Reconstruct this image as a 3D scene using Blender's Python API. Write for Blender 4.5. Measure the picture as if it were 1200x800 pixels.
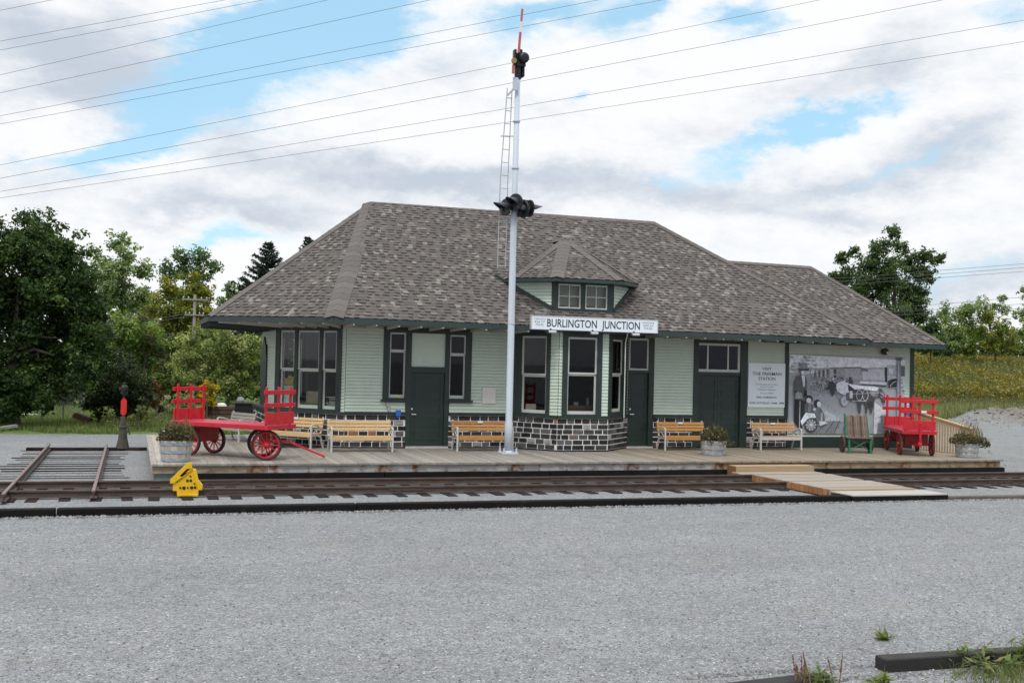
import bpy, math, random
import numpy as np
from mathutils import Vector, Matrix
random.seed(7); rng = np.random.default_rng(7)
for o in list(bpy.data.objects): bpy.data.objects.remove(o)
sc = bpy.context.scene
C = sc.collection
R_ = math.radians
# ------------------------------------------------------------------ camera
F_PX = 1326.37
CAM_H = 2.93
def cam_axes(yaw, pitch, roll):
    cy, sy, cp, sp, cr, sr = (math.cos(yaw), math.sin(yaw), math.cos(pitch), math.sin(pitch), math.cos(roll), math.sin(roll))
    w = np.array([sy*cp, cy*cp, sp]); r = np.array([cy, -sy, 0.0]); u = np.cross(r, w)
    return cr*r+sr*u, -sr*r+cr*u, w
AX = cam_axes(R_(18.508), R_(1.0917), R_(1.3857))
CP = np.array([0, 0, CAM_H])
cam = bpy.data.cameras.new('camera'); cam.sensor_width = 36; cam.lens = F_PX/1200*36
cam.clip_end = 5000; cam.clip_start = 0.1
camo = bpy.data.objects.new('camera', cam); C.objects.link(camo)
m = Matrix.Identity(4)
for i in range(3):
    m[i][0] = AX[0][i]; m[i][1] = AX[1][i]; m[i][2] = -AX[2][i]; m[i][3] = CP[i]
camo.matrix_world = m
sc.camera = camo
def ray(x, y): return (x-600)*AX[0]-(y-400)*AX[1]+F_PX*AX[2]
def on_y(x, y, Y): d = ray(x, y); return CP+d*(Y/d[1])
def on_z(x, y, z=0.0): d = ray(x, y); return CP+d*((z-CAM_H)/d[2])
def on_pl(x, y, p, n): d = ray(x, y); n = np.array(n, float); return CP+d*((np.array(p)-CP)@n/(d@n))
def azel(x, y): d = ray(x, y); return math.degrees(math.atan2(d[0], d[1])), math.degrees(math.asin(d[2]/np.linalg.norm(d)))
# ------------------------------------------------------------------ world, sun, exposure
SUN_EL, SUN_AZ = 54, 208      # degrees; azimuth clockwise from +Y (behind the viewer, a little to the left)
w = bpy.data.worlds.new('World'); sc.world = w; w.use_nodes = True
nt = w.node_tree; N = nt.nodes; L = nt.links; N.clear()
def nd(t, **k):
    n = N.new(t)
    for a, b in k.items(): setattr(n, a, b)
    return n
def mth(op, a, b=None, c=None):
    n = nd('ShaderNodeMath', operation=op)
    for i, v in enumerate((a, b, c)):
        if v is None: continue
        if isinstance(v, (int, float)): n.inputs[i].default_value = v
        else: L.new(v, n.inputs[i])
    return n.outputs[0]
out = nd('ShaderNodeOutputWorld')
sky = nd('ShaderNodeTexSky', sky_type='NISHITA'); sky.sun_disc = False
sky.sun_elevation = R_(SUN_EL); sky.sun_rotation = R_(SUN_AZ); sky.air_density = 1.0; sky.dust_density = .6; sky.ozone_density = 1.6
tc = nd('ShaderNodeTexCoord'); sep = nd('ShaderNodeSeparateXYZ'); L.new(tc.outputs['Generated'], sep.inputs[0])
def noise(scale, detail, rough, zs=2.2, off=0.0, dist=0.0):
    mp = nd('ShaderNodeMapping'); mp.inputs['Scale'].default_value = (1, 1, zs); mp.inputs['Location'].default_value = (off, off*.7, off*.3)
    L.new(tc.outputs['Generated'], mp.inputs[0])
    n = nd('ShaderNodeTexNoise'); n.inputs['Scale'].default_value = scale; n.inputs['Detail'].default_value = detail
    n.inputs['Roughness'].default_value = rough; n.inputs['Distortion'].default_value = dist
    L.new(mp.outputs[0], n.inputs['Vector']); return n
nw = noise(5.0, 6, .62); nf = noise(15, 9, .70, off=3.1); nbig = noise(2.6, 5, .55, off=9.2)
sw = nd('ShaderNodeSeparateColor'); L.new(nw.outputs['Color'], sw.inputs[0])
az = mth('MULTIPLY', mth('ARCTAN2', sep.outputs[0], sep.outputs[1]), 57.2958)
el = mth('MULTIPLY', mth('ARCSINE', sep.outputs[2]), 57.2958)
waz = mth('ADD', az, mth('MULTIPLY', mth('SUBTRACT', sw.outputs[0], .5), 13.0))
wel = mth('ADD', el, mth('MULTIPLY', mth('SUBTRACT', sw.outputs[1], .5), 6.5))
def blobs(lst, base=None):
    acc = base
    for (x, y, rx, ry, ang, wt) in lst:
        a0, e0 = azel(x, y); k = F_PX*math.pi/180
        ca, sa = math.cos(R_(ang)), math.sin(R_(ang))
        dx = mth('SUBTRACT', waz, a0); dy = mth('SUBTRACT', wel, e0)
        u = mth('ADD', mth('MULTIPLY', dx, ca*k/rx), mth('MULTIPLY', dy, sa*k/rx))
        v = mth('ADD', mth('MULTIPLY', dx, -sa*k/ry), mth('MULTIPLY', dy, ca*k/ry))
        q = mth('ADD', mth('MULTIPLY', u, u), mth('MULTIPLY', v, v))
        g = mth('MULTIPLY', mth('EXPONENT', mth('MULTIPLY', q, -1.0)), wt)
        acc = g if acc is None else mth('ADD', acc, g)
    return acc
BLUE = [(310, 70, 150, 48, 33, 1.2), (215, 110, 70, 30, 20, .7), (450, 12, 90, 22, 15, .75), (130, 185, 90, 15, 14, .95), (650, 18, 70, 24, 10, .9), (765, 15, 40, 22, 20, .8),
        (885, 25, 40, 22, 30, .9), (700, 106, 16, 9, 0, .6), (930, 142, 80, 12, 12, .62), (870, 172, 34, 20, 60, .55), (985, 128, 60, 12, 15, .45),
        (775, 212, 40, 12, 10, .5), (1070, 190, 60, 12, 25, .4), (275, 285, 55, 14, 14, .75), (1180, 5, 60, 14, 0, .5), (1110, 325, 90, 14, 10, .42), (830, 190, 30, 12, 0, .4)]
GREY = [(70, 70, 150, 45, -8, .95), (120, 125, 110, 26, 0, .5), (430, 200, 180, 30, -6, .85), (330, 245, 120, 24, 0, .5), (1000, 95, 130, 26, 10, .5), (1110, 165, 80, 28, 15, .7), (800, 160, 90, 22, 0, .35),
        (760, 222, 150, 24, 0, .7), (1130, 330, 120, 26, 6, .6), (1010, 262, 110, 12, 8, .45), (900, 255, 80, 12, -6, .35), (200, 255, 130, 16, 4, .55), (560, 215, 90, 20, 0, .5), (1000, 222, 120, 18, 10, .5), (60, 215, 120, 22, 0, .35), (640, 120, 70, 24, 0, .3), (1060, 40, 90, 26, 20, .3), (520, 70, 80, 24, 10, .3)]
bl = blobs(BLUE); gr = blobs(GREY)
front = mth('MULTIPLY', mth('SUBTRACT', nbig.outputs['Fac'], .5), 2.2)
bm_ = mth('ADD', mth('SUBTRACT', bl, .37), mth('ADD', mth('MULTIPLY', mth('SUBTRACT', nf.outputs['Fac'], .5), .85), mth('MULTIPLY', front, .18)))
def smooth(x, a, b):
    n = nd('ShaderNodeMapRange', interpolation_type='SMOOTHSTEP'); n.inputs['From Min'].default_value = a; n.inputs['From Max'].default_value = b
    L.new(x, n.inputs['Value']); return n.outputs[0]
bmask = mth('MULTIPLY', smooth(bm_, -.32, .46), .97)
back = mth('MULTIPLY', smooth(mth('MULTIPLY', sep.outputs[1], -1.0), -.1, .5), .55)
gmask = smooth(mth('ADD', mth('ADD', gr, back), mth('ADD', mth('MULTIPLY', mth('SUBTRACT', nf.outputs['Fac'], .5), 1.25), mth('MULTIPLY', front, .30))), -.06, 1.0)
mixc = nd('ShaderNodeMix', data_type='RGBA'); L.new(gmask, mixc.inputs[0])
mixc.inputs[6].default_value = (.985, 1.0, 1.02, 1); mixc.inputs[7].default_value = (.575, .64, .735, 1)
skm = nd('ShaderNodeMix', data_type='RGBA'); skm.inputs[0].default_value = .62; L.new(sky.outputs[0], skm.inputs[6]); skm.inputs[7].default_value = (3.1, 5.6, 7.1, 1); skyc = skm.outputs[2]   # thin veil of high cloud over the blue
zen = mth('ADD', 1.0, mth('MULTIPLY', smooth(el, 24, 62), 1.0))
bg1 = nd('ShaderNodeBackground'); bg1.inputs[1].default_value = .15; L.new(skyc, bg1.inputs[0])
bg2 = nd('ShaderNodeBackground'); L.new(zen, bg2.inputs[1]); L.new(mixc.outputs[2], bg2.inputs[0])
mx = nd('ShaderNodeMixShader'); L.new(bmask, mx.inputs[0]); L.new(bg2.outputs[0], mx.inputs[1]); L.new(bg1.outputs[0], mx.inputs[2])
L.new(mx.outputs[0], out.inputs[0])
sun = bpy.data.lights.new('sun', 'SUN'); sun.energy = 1.75; sun.angle = R_(12); sun.color = (1, .96, .9)
suno = bpy.data.objects.new('sun', sun); C.objects.link(suno)
sd = Vector((math.sin(R_(SUN_AZ))*math.cos(R_(SUN_EL)), math.cos(R_(SUN_AZ))*math.cos(R_(SUN_EL)), math.sin(R_(SUN_EL))))
suno.rotation_euler = sd.to_track_quat('Z', 'Y').to_euler(); suno.location = (0, 0, 60)
vs = sc.view_settings; vs.view_transform = 'Standard'; vs.look = 'None'; vs.gamma = 1; vs.exposure = 0.0; vs.use_curve_mapping = False
sc.render.resolution_x = 1024; sc.render.resolution_y = 682
sc.cycles.max_bounces = 6; sc.cycles.transparent_max_bounces = 12
# ------------------------------------------------------------------ materials
MATS = {}
def mat(name, col=(.5, .5, .5), rough=.7, var=.18, scale=(6, 6, 6), bump=.15, bscale=60, metal=0, vcol=False, spec=.4, stain=None, detail=6):
    if name in MATS: return MATS[name]
    M = bpy.data.materials.new(name); M.use_nodes = True; t = M.node_tree; n = t.nodes; l = t.links
    b = n['Principled BSDF']; b.inputs['Roughness'].default_value = rough; b.inputs['Metallic'].default_value = metal
    b.inputs['Specular IOR Level'].default_value = spec
    c = n.new('ShaderNodeTexCoord'); mp = n.new('ShaderNodeMapping'); mp.inputs['Scale'].default_value = scale
    l.new(c.outputs['Object'], mp.inputs[0])
    z = n.new('ShaderNodeTexNoise'); z.inputs['Scale'].default_value = 1; z.inputs['Detail'].default_value = detail; z.inputs['Roughness'].default_value = .65
    l.new(mp.outputs[0], z.inputs['Vector'])
    mr = n.new('ShaderNodeMapRange'); mr.inputs['From Min'].default_value = .28; mr.inputs['From Max'].default_value = .72
    mr.inputs['To Min'].default_value = 1-var; mr.inputs['To Max'].default_value = 1+var; l.new(z.outputs['Fac'], mr.inputs['Value'])
    mul = n.new('ShaderNodeVectorMath'); mul.operation = 'SCALE'; l.new(mr.outputs[0], mul.inputs['Scale'])
    if vcol:
        a = n.new('ShaderNodeAttribute'); a.attribute_name = 'Col'; l.new(a.outputs['Color'], mul.inputs[0])
    else: mul.inputs[0].default_value = col
    last = mul.outputs[0]
    if stain:
        scol, sscale, lo, hi = stain
        s2 = n.new('ShaderNodeTexNoise'); s2.inputs['Scale'].default_value = sscale; s2.inputs['Detail'].default_value = 7; s2.inputs['Roughness'].default_value = .7
        l.new(c.outputs['Object'], s2.inputs['Vector'])
        m2 = n.new('ShaderNodeMapRange'); m2.inputs['From Min'].default_value = lo; m2.inputs['From Max'].default_value = hi; l.new(s2.outputs['Fac'], m2.inputs['Value'])
        mm = n.new('ShaderNodeMix'); mm.data_type = 'RGBA'; l.new(m2.outputs[0], mm.inputs[0]); l.new(last, mm.inputs[6]); mm.inputs[7].default_value = (*scol, 1)
        last = mm.outputs[2]
    l.new(last, b.inputs['Base Color'])
    if bump:
        bn = n.new('ShaderNodeTexNoise'); bn.inputs['Scale'].default_value = bscale; bn.inputs['Detail'].default_value = 4
        l.new(c.outputs['Object'], bn.inputs['Vector'])
        bp = n.new('ShaderNodeBump'); bp.inputs['Strength'].default_value = bump; bp.inputs['Distance'].default_value = .02
        l.new(bn.outputs['Fac'], bp.inputs['Height']); l.new(bp.outputs[0], b.inputs['Normal'])
    MATS[name] = M; return M
def leaf_mat(name, trans=.3):
    if name in MATS: return MATS[name]
    M = bpy.data.materials.new(name); M.use_nodes = True; t = M.node_tree; n = t.nodes; l = t.links; n.clear()
    o = n.new('ShaderNodeOutputMaterial'); a = n.new('ShaderNodeAttribute'); a.attribute_name = 'Col'
    d = n.new('ShaderNodeBsdfPrincipled'); d.inputs['Roughness'].default_value = .55; d.inputs['Specular IOR Level'].default_value = .25
    tr = n.new('ShaderNodeBsdfTranslucent'); mxs = n.new('ShaderNodeMixShader'); mxs.inputs[0].default_value = trans
    g = n.new('ShaderNodeMix'); g.data_type = 'RGBA'; g.blend_type = 'MULTIPLY'; g.inputs[0].default_value = 1; g.inputs[7].default_value = (1.25, 1.3, .5, 1)
    l.new(a.outputs['Color'], d.inputs['Base Color']); l.new(a.outputs['Color'], g.inputs[6]); l.new(g.outputs[2], tr.inputs['Color'])
    l.new(d.outputs[0], mxs.inputs[1]); l.new(tr.outputs[0], mxs.inputs[2]); l.new(mxs.outputs[0], o.inputs[0])
    MATS[name] = M; return M
def glass_mat():
    if 'glass' in MATS: return MATS['glass']
    M = bpy.data.materials.new('glass'); M.use_nodes = True; t = M.node_tree; n = t.nodes; l = t.links; n.clear()
    o = n.new('ShaderNodeOutputMaterial'); tr = n.new('ShaderNodeBsdfTransparent'); tr.inputs[0].default_value = (.72, .76, .74, 1)
    gl = n.new('ShaderNodeBsdfGlossy'); gl.inputs['Roughness'].default_value = .02; gl.inputs[0].default_value = (.9, .92, .95, 1)
    f = n.new('ShaderNodeFresnel'); f.inputs[0].default_value = 1.38; mxs = n.new('ShaderNodeMixShader')
    l.new(f.outputs[0], mxs.inputs[0]); l.new(tr.outputs[0], mxs.inputs[1]); l.new(gl.outputs[0], mxs.inputs[2]); l.new(mxs.outputs[0], o.inputs[0])
    MATS['glass'] = M; return M
GLASS = glass_mat()
SIDING = mat('pale green clapboard paint', (.545, .632, .538), .6, .06, (1.5, 1.5, 3), .04, 90, stain=((.46, .51, .42), 1.3, .54, .85))
TRIM = mat('dark green trim paint', (.021, .036, .031), .45, .15, (3, 3, 3), .05, 50)
FASCIA = mat('green fascia paint', (.030, .050, .047), .5, .15, (1.5, 3, 3), .05, 50)
DOORG = mat('dark green door paint', (.020, .034, .029), .42, .12, (3, 3, 3), .04, 50)
SASH = mat('pale sash paint', (.53, .565, .52), .55, .1, (3, 3, 3), .03, 50)
VC = mat('painted or worn boards', vcol=True, rough=.8, var=.16, scale=(3, 3, 3), bump=.12, bscale=70)
SHING = mat('asphalt shingle', vcol=True, rough=.95, var=.14, scale=(22, 22, 22), bump=.25, bscale=160, spec=.15)
STONE = mat('rough stone block', vcol=True, rough=.85, var=.32, scale=(14, 14, 14), bump=.8, bscale=35)
MORTAR = mat('white mortar', (.74, .74, .72), .9, .12, (8, 8, 8), .2, 60)
WOODG = mat('grey weathered plank', vcol=True, rough=.85, var=.22, scale=(22, 1.6, 20), bump=.2, bscale=50, stain=((.33, .31, .28), .9, .6, .85))
WOODX = mat('weathered plank along track', vcol=True, rough=.85, var=.25, scale=(1.2, 18, 16), bump=.2, bscale=50, stain=((.17, .07, .027), 1.5, .52, .62))
TAR = mat('tarred black timber', (.0085, .008, .0085), .85, .4, (1.2, 9, 9), .3, 40, stain=((.035, .031, .028), 2.5, .6, .8), spec=.15)
RUST = mat('rusty rail steel', (.082, .058, .047), .65, .3, (3, 8, 8), .15, 60, metal=.15, stain=((.045, .030, .024), 2.0, .5, .7))
RAILTOP = mat('worn rail head', (.115, .085, .08), .5, .25, (3, 8, 8), .1, 60, metal=.3)
RED = mat('red wagon paint', (.51, .016, .026), .5, .2, (5, 5, 5), .1, 50, stain=((.33, .03, .035), 2.2, .5, .78))
REDDARK = mat('worn dark red wagon paint', (.27, .012, .020), .5, .25, (6, 6, 6), .08, 50)
TYRE = mat('dark iron tyre', (.03, .02, .018), .6, .3, (10, 10, 10), .1, 60)
RUSTTYRE = mat('rusty iron tyre', (.12, .045, .025), .8, .35, (10, 10, 10), .15, 60)
YELLOW = mat('yellow safety paint', (.72, .43, .008), .45, .1, (10, 10, 10), .06, 60, stain=((.45, .26, .01), 7, .58, .8))
BLACK = mat('black hole', (.02, .016, .012), .8, .2)
ALU = mat('pale painted aluminium', (.47, .525, .585), .5, .08, (4, 4, 1.2), .03, 60)
BENCHM = mat('pale grey bench casting', (.50, .49, .46), .5, .15, (12, 12, 12), .06, 60)
DKMETAL = mat('black signal metal', (.016, .018, .02), .4, .2, (8, 8, 8), .05, 60, metal=.2)
LEAF = leaf_mat('tree leaf', .38); NEEDLE = leaf_mat('needle leaf', .12); GRASSM = leaf_mat('grass blade', .3)
BARK = mat('bark', (.10, .085, .065), .9, .35, (10, 10, 3), .5, 30)
WHITE = mat('white sign face', (.76, .82, .88), .4, .04, (2, 2, 2), .02, 40)
TEXTM = mat('dark lettering', (.02, .027, .035), .6, .1, bump=0)
TEXTG = mat('grey lettering', (.16, .18, .20), .6, .1, bump=0)
BARREL = mat('barrel stave', vcol=True, rough=.8, var=.3, scale=(14, 14, 2), bump=.25, bscale=40)
SOFFIT = mat('soffit board paint', (.19, .205, .17), .7, .1, (3, 3, 3), .05, 40)
LUMBER = mat('new yellow lumber', (.50, .36, .20), .7, .2, (3, 14, 3), .12, 50)
# ------------------------------------------------------------------ mesh helpers
ORG = {}
class MB:
    def __init__(s): s.v = []; s.f = []; s.c = []
    def quad(s, pts, col=(.5, .5, .5)):
        b = len(s.v); s.v += [tuple(map(float, p)) for p in pts]; s.f.append(tuple(range(b, b+len(pts)))); s.c.append(col)
    def hexa(s, p, col=(.5, .5, .5)):     # 8 points: bottom ring 0-3, top ring 4-7
        b = len(s.v); s.v += [tuple(map(float, q)) for q in p]
        for f in ((3, 2, 1, 0), (4, 5, 6, 7), (0, 1, 5, 4), (1, 2, 6, 5), (2, 3, 7, 6), (3, 0, 4, 7)):
            s.f.append(tuple(b+i for i in f)); s.c.append(col)
    def box(s, x0, x1, y0, y1, z0, z1, col=(.5, .5, .5)):
        s.hexa([(x0, y0, z0), (x1, y0, z0), (x1, y1, z0), (x0, y1, z0), (x0, y0, z1), (x1, y0, z1), (x1, y1, z1), (x0, y1, z1)], col)
    def bar(s, p, q, wd, ht, col=(.5, .5, .5), up=(0, 0, 1)):   # box from p to q
        p = Vector(p); q = Vector(q); d = (q-p).normalized(); up = Vector(up)
        if abs(d.dot(up)) > .97: up = Vector((1, 0, 0)) if abs(d.x) < .9 else Vector((0, 1, 0))
        sd = d.cross(up).normalized(); u = sd.cross(d).normalized(); a = sd*wd/2; b = u*ht/2
        s.hexa([p-a-b, p+a-b, p+a+b, p-a+b, q-a-b, q+a-b, q+a+b, q-a+b], col)
    def tube(s, pts, r, n=8, col=(.5, .5, .5), cap=True):
        pts = [Vector(p) for p in pts]; rs = r if isinstance(r, (list, tuple)) else [r]*len(pts)
        b0 = len(s.v); prev = None
        for i, p in enumerate(pts):
            d = (pts[min(i+1, len(pts)-1)]-pts[max(i-1, 0)]).normalized()
            if prev is None:
                a = d.cross(Vector((0, 0, 1)));
                if a.length < .05: a = d.cross(Vector((1, 0, 0)))
                a.normalize()
            else: a = (prev-d*prev.dot(d)).normalized()
            prev = a; bb = d.cross(a)
            for k in range(n):
                t = 2*math.pi*k/n; s.v.append(tuple(p+(a*math.cos(t)+bb*math.sin(t))*rs[i]))
        for i in range(len(pts)-1):
            for k in range(n):
                k2 = (k+1) % n
                s.f.append((b0+i*n+k, b0+i*n+k2, b0+(i+1)*n+k2, b0+(i+1)*n+k)); s.c.append(col)
        if cap:
            s.f.append(tuple(b0+k for k in reversed(range(n)))); s.c.append(col)
            s.f.append(tuple(b0+(len(pts)-1)*n+k for k in range(n))); s.c.append(col)
    def lathe(s, c, prof, n=20, col=(.5, .5, .5), axis='z'):   # prof: (radius, height)
        b0 = len(s.v)
        for r, h in prof:
            for k in range(n):
                t = 2*math.pi*k/n; a, b = r*math.cos(t), r*math.sin(t)
                s.v.append({'z': (c[0]+a, c[1]+b, c[2]+h), 'y': (c[0]+a, c[1]+h, c[2]+b), 'x': (c[0]+h, c[1]+a, c[2]+b)}[axis])
        for i in range(len(prof)-1):
            for k in range(n):
                k2 = (k+1) % n; f = (b0+i*n+k, b0+i*n+k2, b0+(i+1)*n+k2, b0+(i+1)*n+k)
                s.f.append(f if axis != 'y' else f[::-1]); s.c.append(col)
        for i, rev in ((0, True), (len(prof)-1, False)):
            if prof[i][0] > 1e-4:
                f = [b0+i*n+k for k in range(n)]
                s.f.append(tuple(reversed(f)) if rev != (axis == 'y') else tuple(f)); s.c.append(col)
    def prism(s, pts, d, col=(.5, .5, .5)):   # planar outline pts (3-D), extruded by vector d
        n = len(pts); b = len(s.v); d = Vector(d)
        s.v += [tuple(map(float, p)) for p in pts]+[tuple(Vector(p)+d) for p in pts]
        s.f.append(tuple(reversed(range(b, b+n)))); s.f.append(tuple(range(b+n, b+2*n))); s.c += [col, col]
        for i in range(n):
            j = (i+1) % n; s.f.append((b+i, b+j, b+n+j, b+n+i)); s.c.append(col)
    def build(s, name, material, parent=None, smooth=False, bevel=0.0, vcol=False, fixn=False):
        me = bpy.data.meshes.new(name)
        a = np.array(s.v, float); c = (a.min(0)+a.max(0))/2
        me.from_pydata([tuple(p) for p in a-c], [], s.f)
        if vcol:
            at = me.color_attributes.new('Col', 'FLOAT_COLOR', 'CORNER'); buf = []
            for f, col in zip(s.f, s.c): buf += list((*col, 1.0))*len(f)
            at.data.foreach_set('color', buf)
        me.materials.append(material)
        if fixn:
            import bmesh
            bm = bmesh.new(); bm.from_mesh(me); bmesh.ops.recalc_face_normals(bm, faces=bm.faces); bm.to_mesh(me); bm.free()
        if smooth:
            for p in me.polygons: p.use_smooth = True
        me.update()
        o = bpy.data.objects.new(name, me); C.objects.link(o)
        par = np.zeros(3)
        if parent is not None: o.parent = parent; par = ORG[parent.name]
        o.location = c-par; ORG[o.name] = c
        if bevel:
            b = o.modifiers.new('bevel', 'BEVEL'); b.width = bevel; b.segments = 1; b.limit_method = 'ANGLE'; b.harden_normals = False
        return o
def tag(o, label=None, cat=None, group=None, kind=None):
    if label: o['label'] = label
    if cat: o['category'] = cat
    if group: o['group'] = group
    if kind: o['kind'] = kind
    return o
def thing(name, label, cat, loc=(0, 0, 0), rz=0.0, group=None, local=False):
    o = bpy.data.objects.new(name, None); C.objects.link(o); o.location = loc; o.rotation_euler = (0, 0, rz); o.empty_display_size = .2
    ORG[o.name] = np.zeros(3) if local else np.array(loc, float)
    return tag(o, label, cat, group)
def dup(root, loc, rz, label, group=None):
    def cp(o, par):
        c = o.copy(); C.objects.link(c); c.parent = par; ORG[c.name] = ORG.get(o.name, np.zeros(3))
        for ch in o.children: cp(ch, c)
        return c
    r = cp(root, None); r.location = loc; r.rotation_euler = (0, 0, rz); r['label'] = label
    if group: r['group'] = group
    return r
class Fr:   # a vertical plane: u along it, z up, d out of it
    def __init__(s, O, U, toward=(0, 0, 2.9)):
        s.O = np.array([O[0], O[1], 0.0]); U = np.array([U[0], U[1], 0.0]); s.U = U/np.linalg.norm(U); n = np.array([s.U[1], -s.U[0], 0])
        if n@(np.array(toward)-s.O) < 0: n = -n
        s.N = n
    def p(s, u, z, d=0.0): return s.O+s.U*u+np.array([0, 0, z])+s.N*d
    def box(s, mb, u0, u1, z0, z1, d0, d1, col=(.5, .5, .5)):
        q = [s.p(u0, z0, d0), s.p(u1, z0, d0), s.p(u1, z0, d1), s.p(u0, z0, d1), s.p(u0, z1, d0), s.p(u1, z1, d0), s.p(u1, z1, d1), s.p(u0, z1, d1)]
        if np.cross(s.U, s.N)[2] < 0: q = [q[i] for i in (3, 2, 1, 0, 7, 6, 5, 4)]
        mb.hexa(q, col)
    def quad(s, mb, u0, u1, z0, z1, d, col=(.5, .5, .5)):
        mb.quad([s.p(u0, z0, d), s.p(u1, z0, d), s.p(u1, z1, d), s.p(u0, z1, d)], col)
    def px(s, x, y):
        q = on_pl(x, y, s.O, s.N); return float((q-s.O)@s.U), float(q[2])
CAPH = []
def cap_height():
    if not CAPH:
        cu = bpy.data.curves.new('text', 'FONT'); cu.body = 'H'; ob = bpy.data.objects.new('text', cu); C.objects.link(ob)
        me0 = bpy.data.meshes.new_from_object(ob.evaluated_get(bpy.context.evaluated_depsgraph_get())); bpy.data.objects.remove(ob); CAPH.append(max(v.co.y for v in me0.vertices))
    return CAPH[0]
def text(name, st, fr, u0, u1, z0, z1, d, material, parent, bold=0.0):
    cu = bpy.data.curves.new('text', 'FONT'); cu.body = st; cu.offset = bold; cu.resolution_u = 3
    ob = bpy.data.objects.new('text', cu); C.objects.link(ob)
    me0 = bpy.data.meshes.new_from_object(ob.evaluated_get(bpy.context.evaluated_depsgraph_get()))
    bpy.data.objects.remove(ob)
    a = np.array([v.co[:] for v in me0.vertices]); fs = [tuple(p.vertices) for p in me0.polygons]
    lo, hi = a.min(0), a.max(0); mb = MB()
    for v in a:
        mb.v.append(tuple(fr.p(u0+(v[0]-lo[0])/(hi[0]-lo[0])*(u1-u0), z0+v[1]/cap_height()*(z1-z0), d)))
    mb.f = fs; mb.c = [(.5, .5, .5)]*len(fs)
    return mb.build(name, material, parent)
def jit(c, a): k = 1+random.uniform(-a, a); return tuple(max(.004, x*k) for x in c)
# ------------------------------------------------------------------ ground
def sstep(x): x = np.clip(x, 0, 1); return x*x*(3-2*x)
def hgt(x, y):
    x = np.asarray(x, float); y = np.asarray(y, float)
    h = sstep((y-58)/38)*3.4*sstep((x-24)/14)
    h = h+sstep((y-95)/60)*2.5*sstep((x-24)/20)
    h = h+.62*np.exp(-((x-55)/4.6)**2-((y-58)/3.6)**2)+.45*np.exp(-((x-50.5)/2.2)**2-((y-57)/2.4)**2)
    mnd = np.exp(-((x-54)/6.0)**2-((y-58)/4.5)**2); h = h+mnd*.16*(np.sin(x*2.3+y*1.1)+np.sin(x*1.1-y*2.9+1)+.6*np.sin(x*4.1+y*3.3))
    h = h+sstep((y-60)/60)*1.0*sstep((14-x)/10)
    return h
def gridmesh(name, xs, ys, material):
    X, Y = np.meshgrid(xs, ys); Z = hgt(X, Y); v = np.stack([X, Y, Z], -1).reshape(-1, 3); n = len(xs)
    f = [(j*n+i, j*n+i+1, (j+1)*n+i+1, (j+1)*n+i) for j in range(len(ys)-1) for i in range(n-1)]
    me = bpy.data.meshes.new(name); me.from_pydata([tuple(p) for p in v], [], f); me.materials.append(material)
    for p in me.polygons: p.use_smooth = True
    o = bpy.data.objects.new(name, me); C.objects.link(o); o['kind'] = 'structure'; return o
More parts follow.
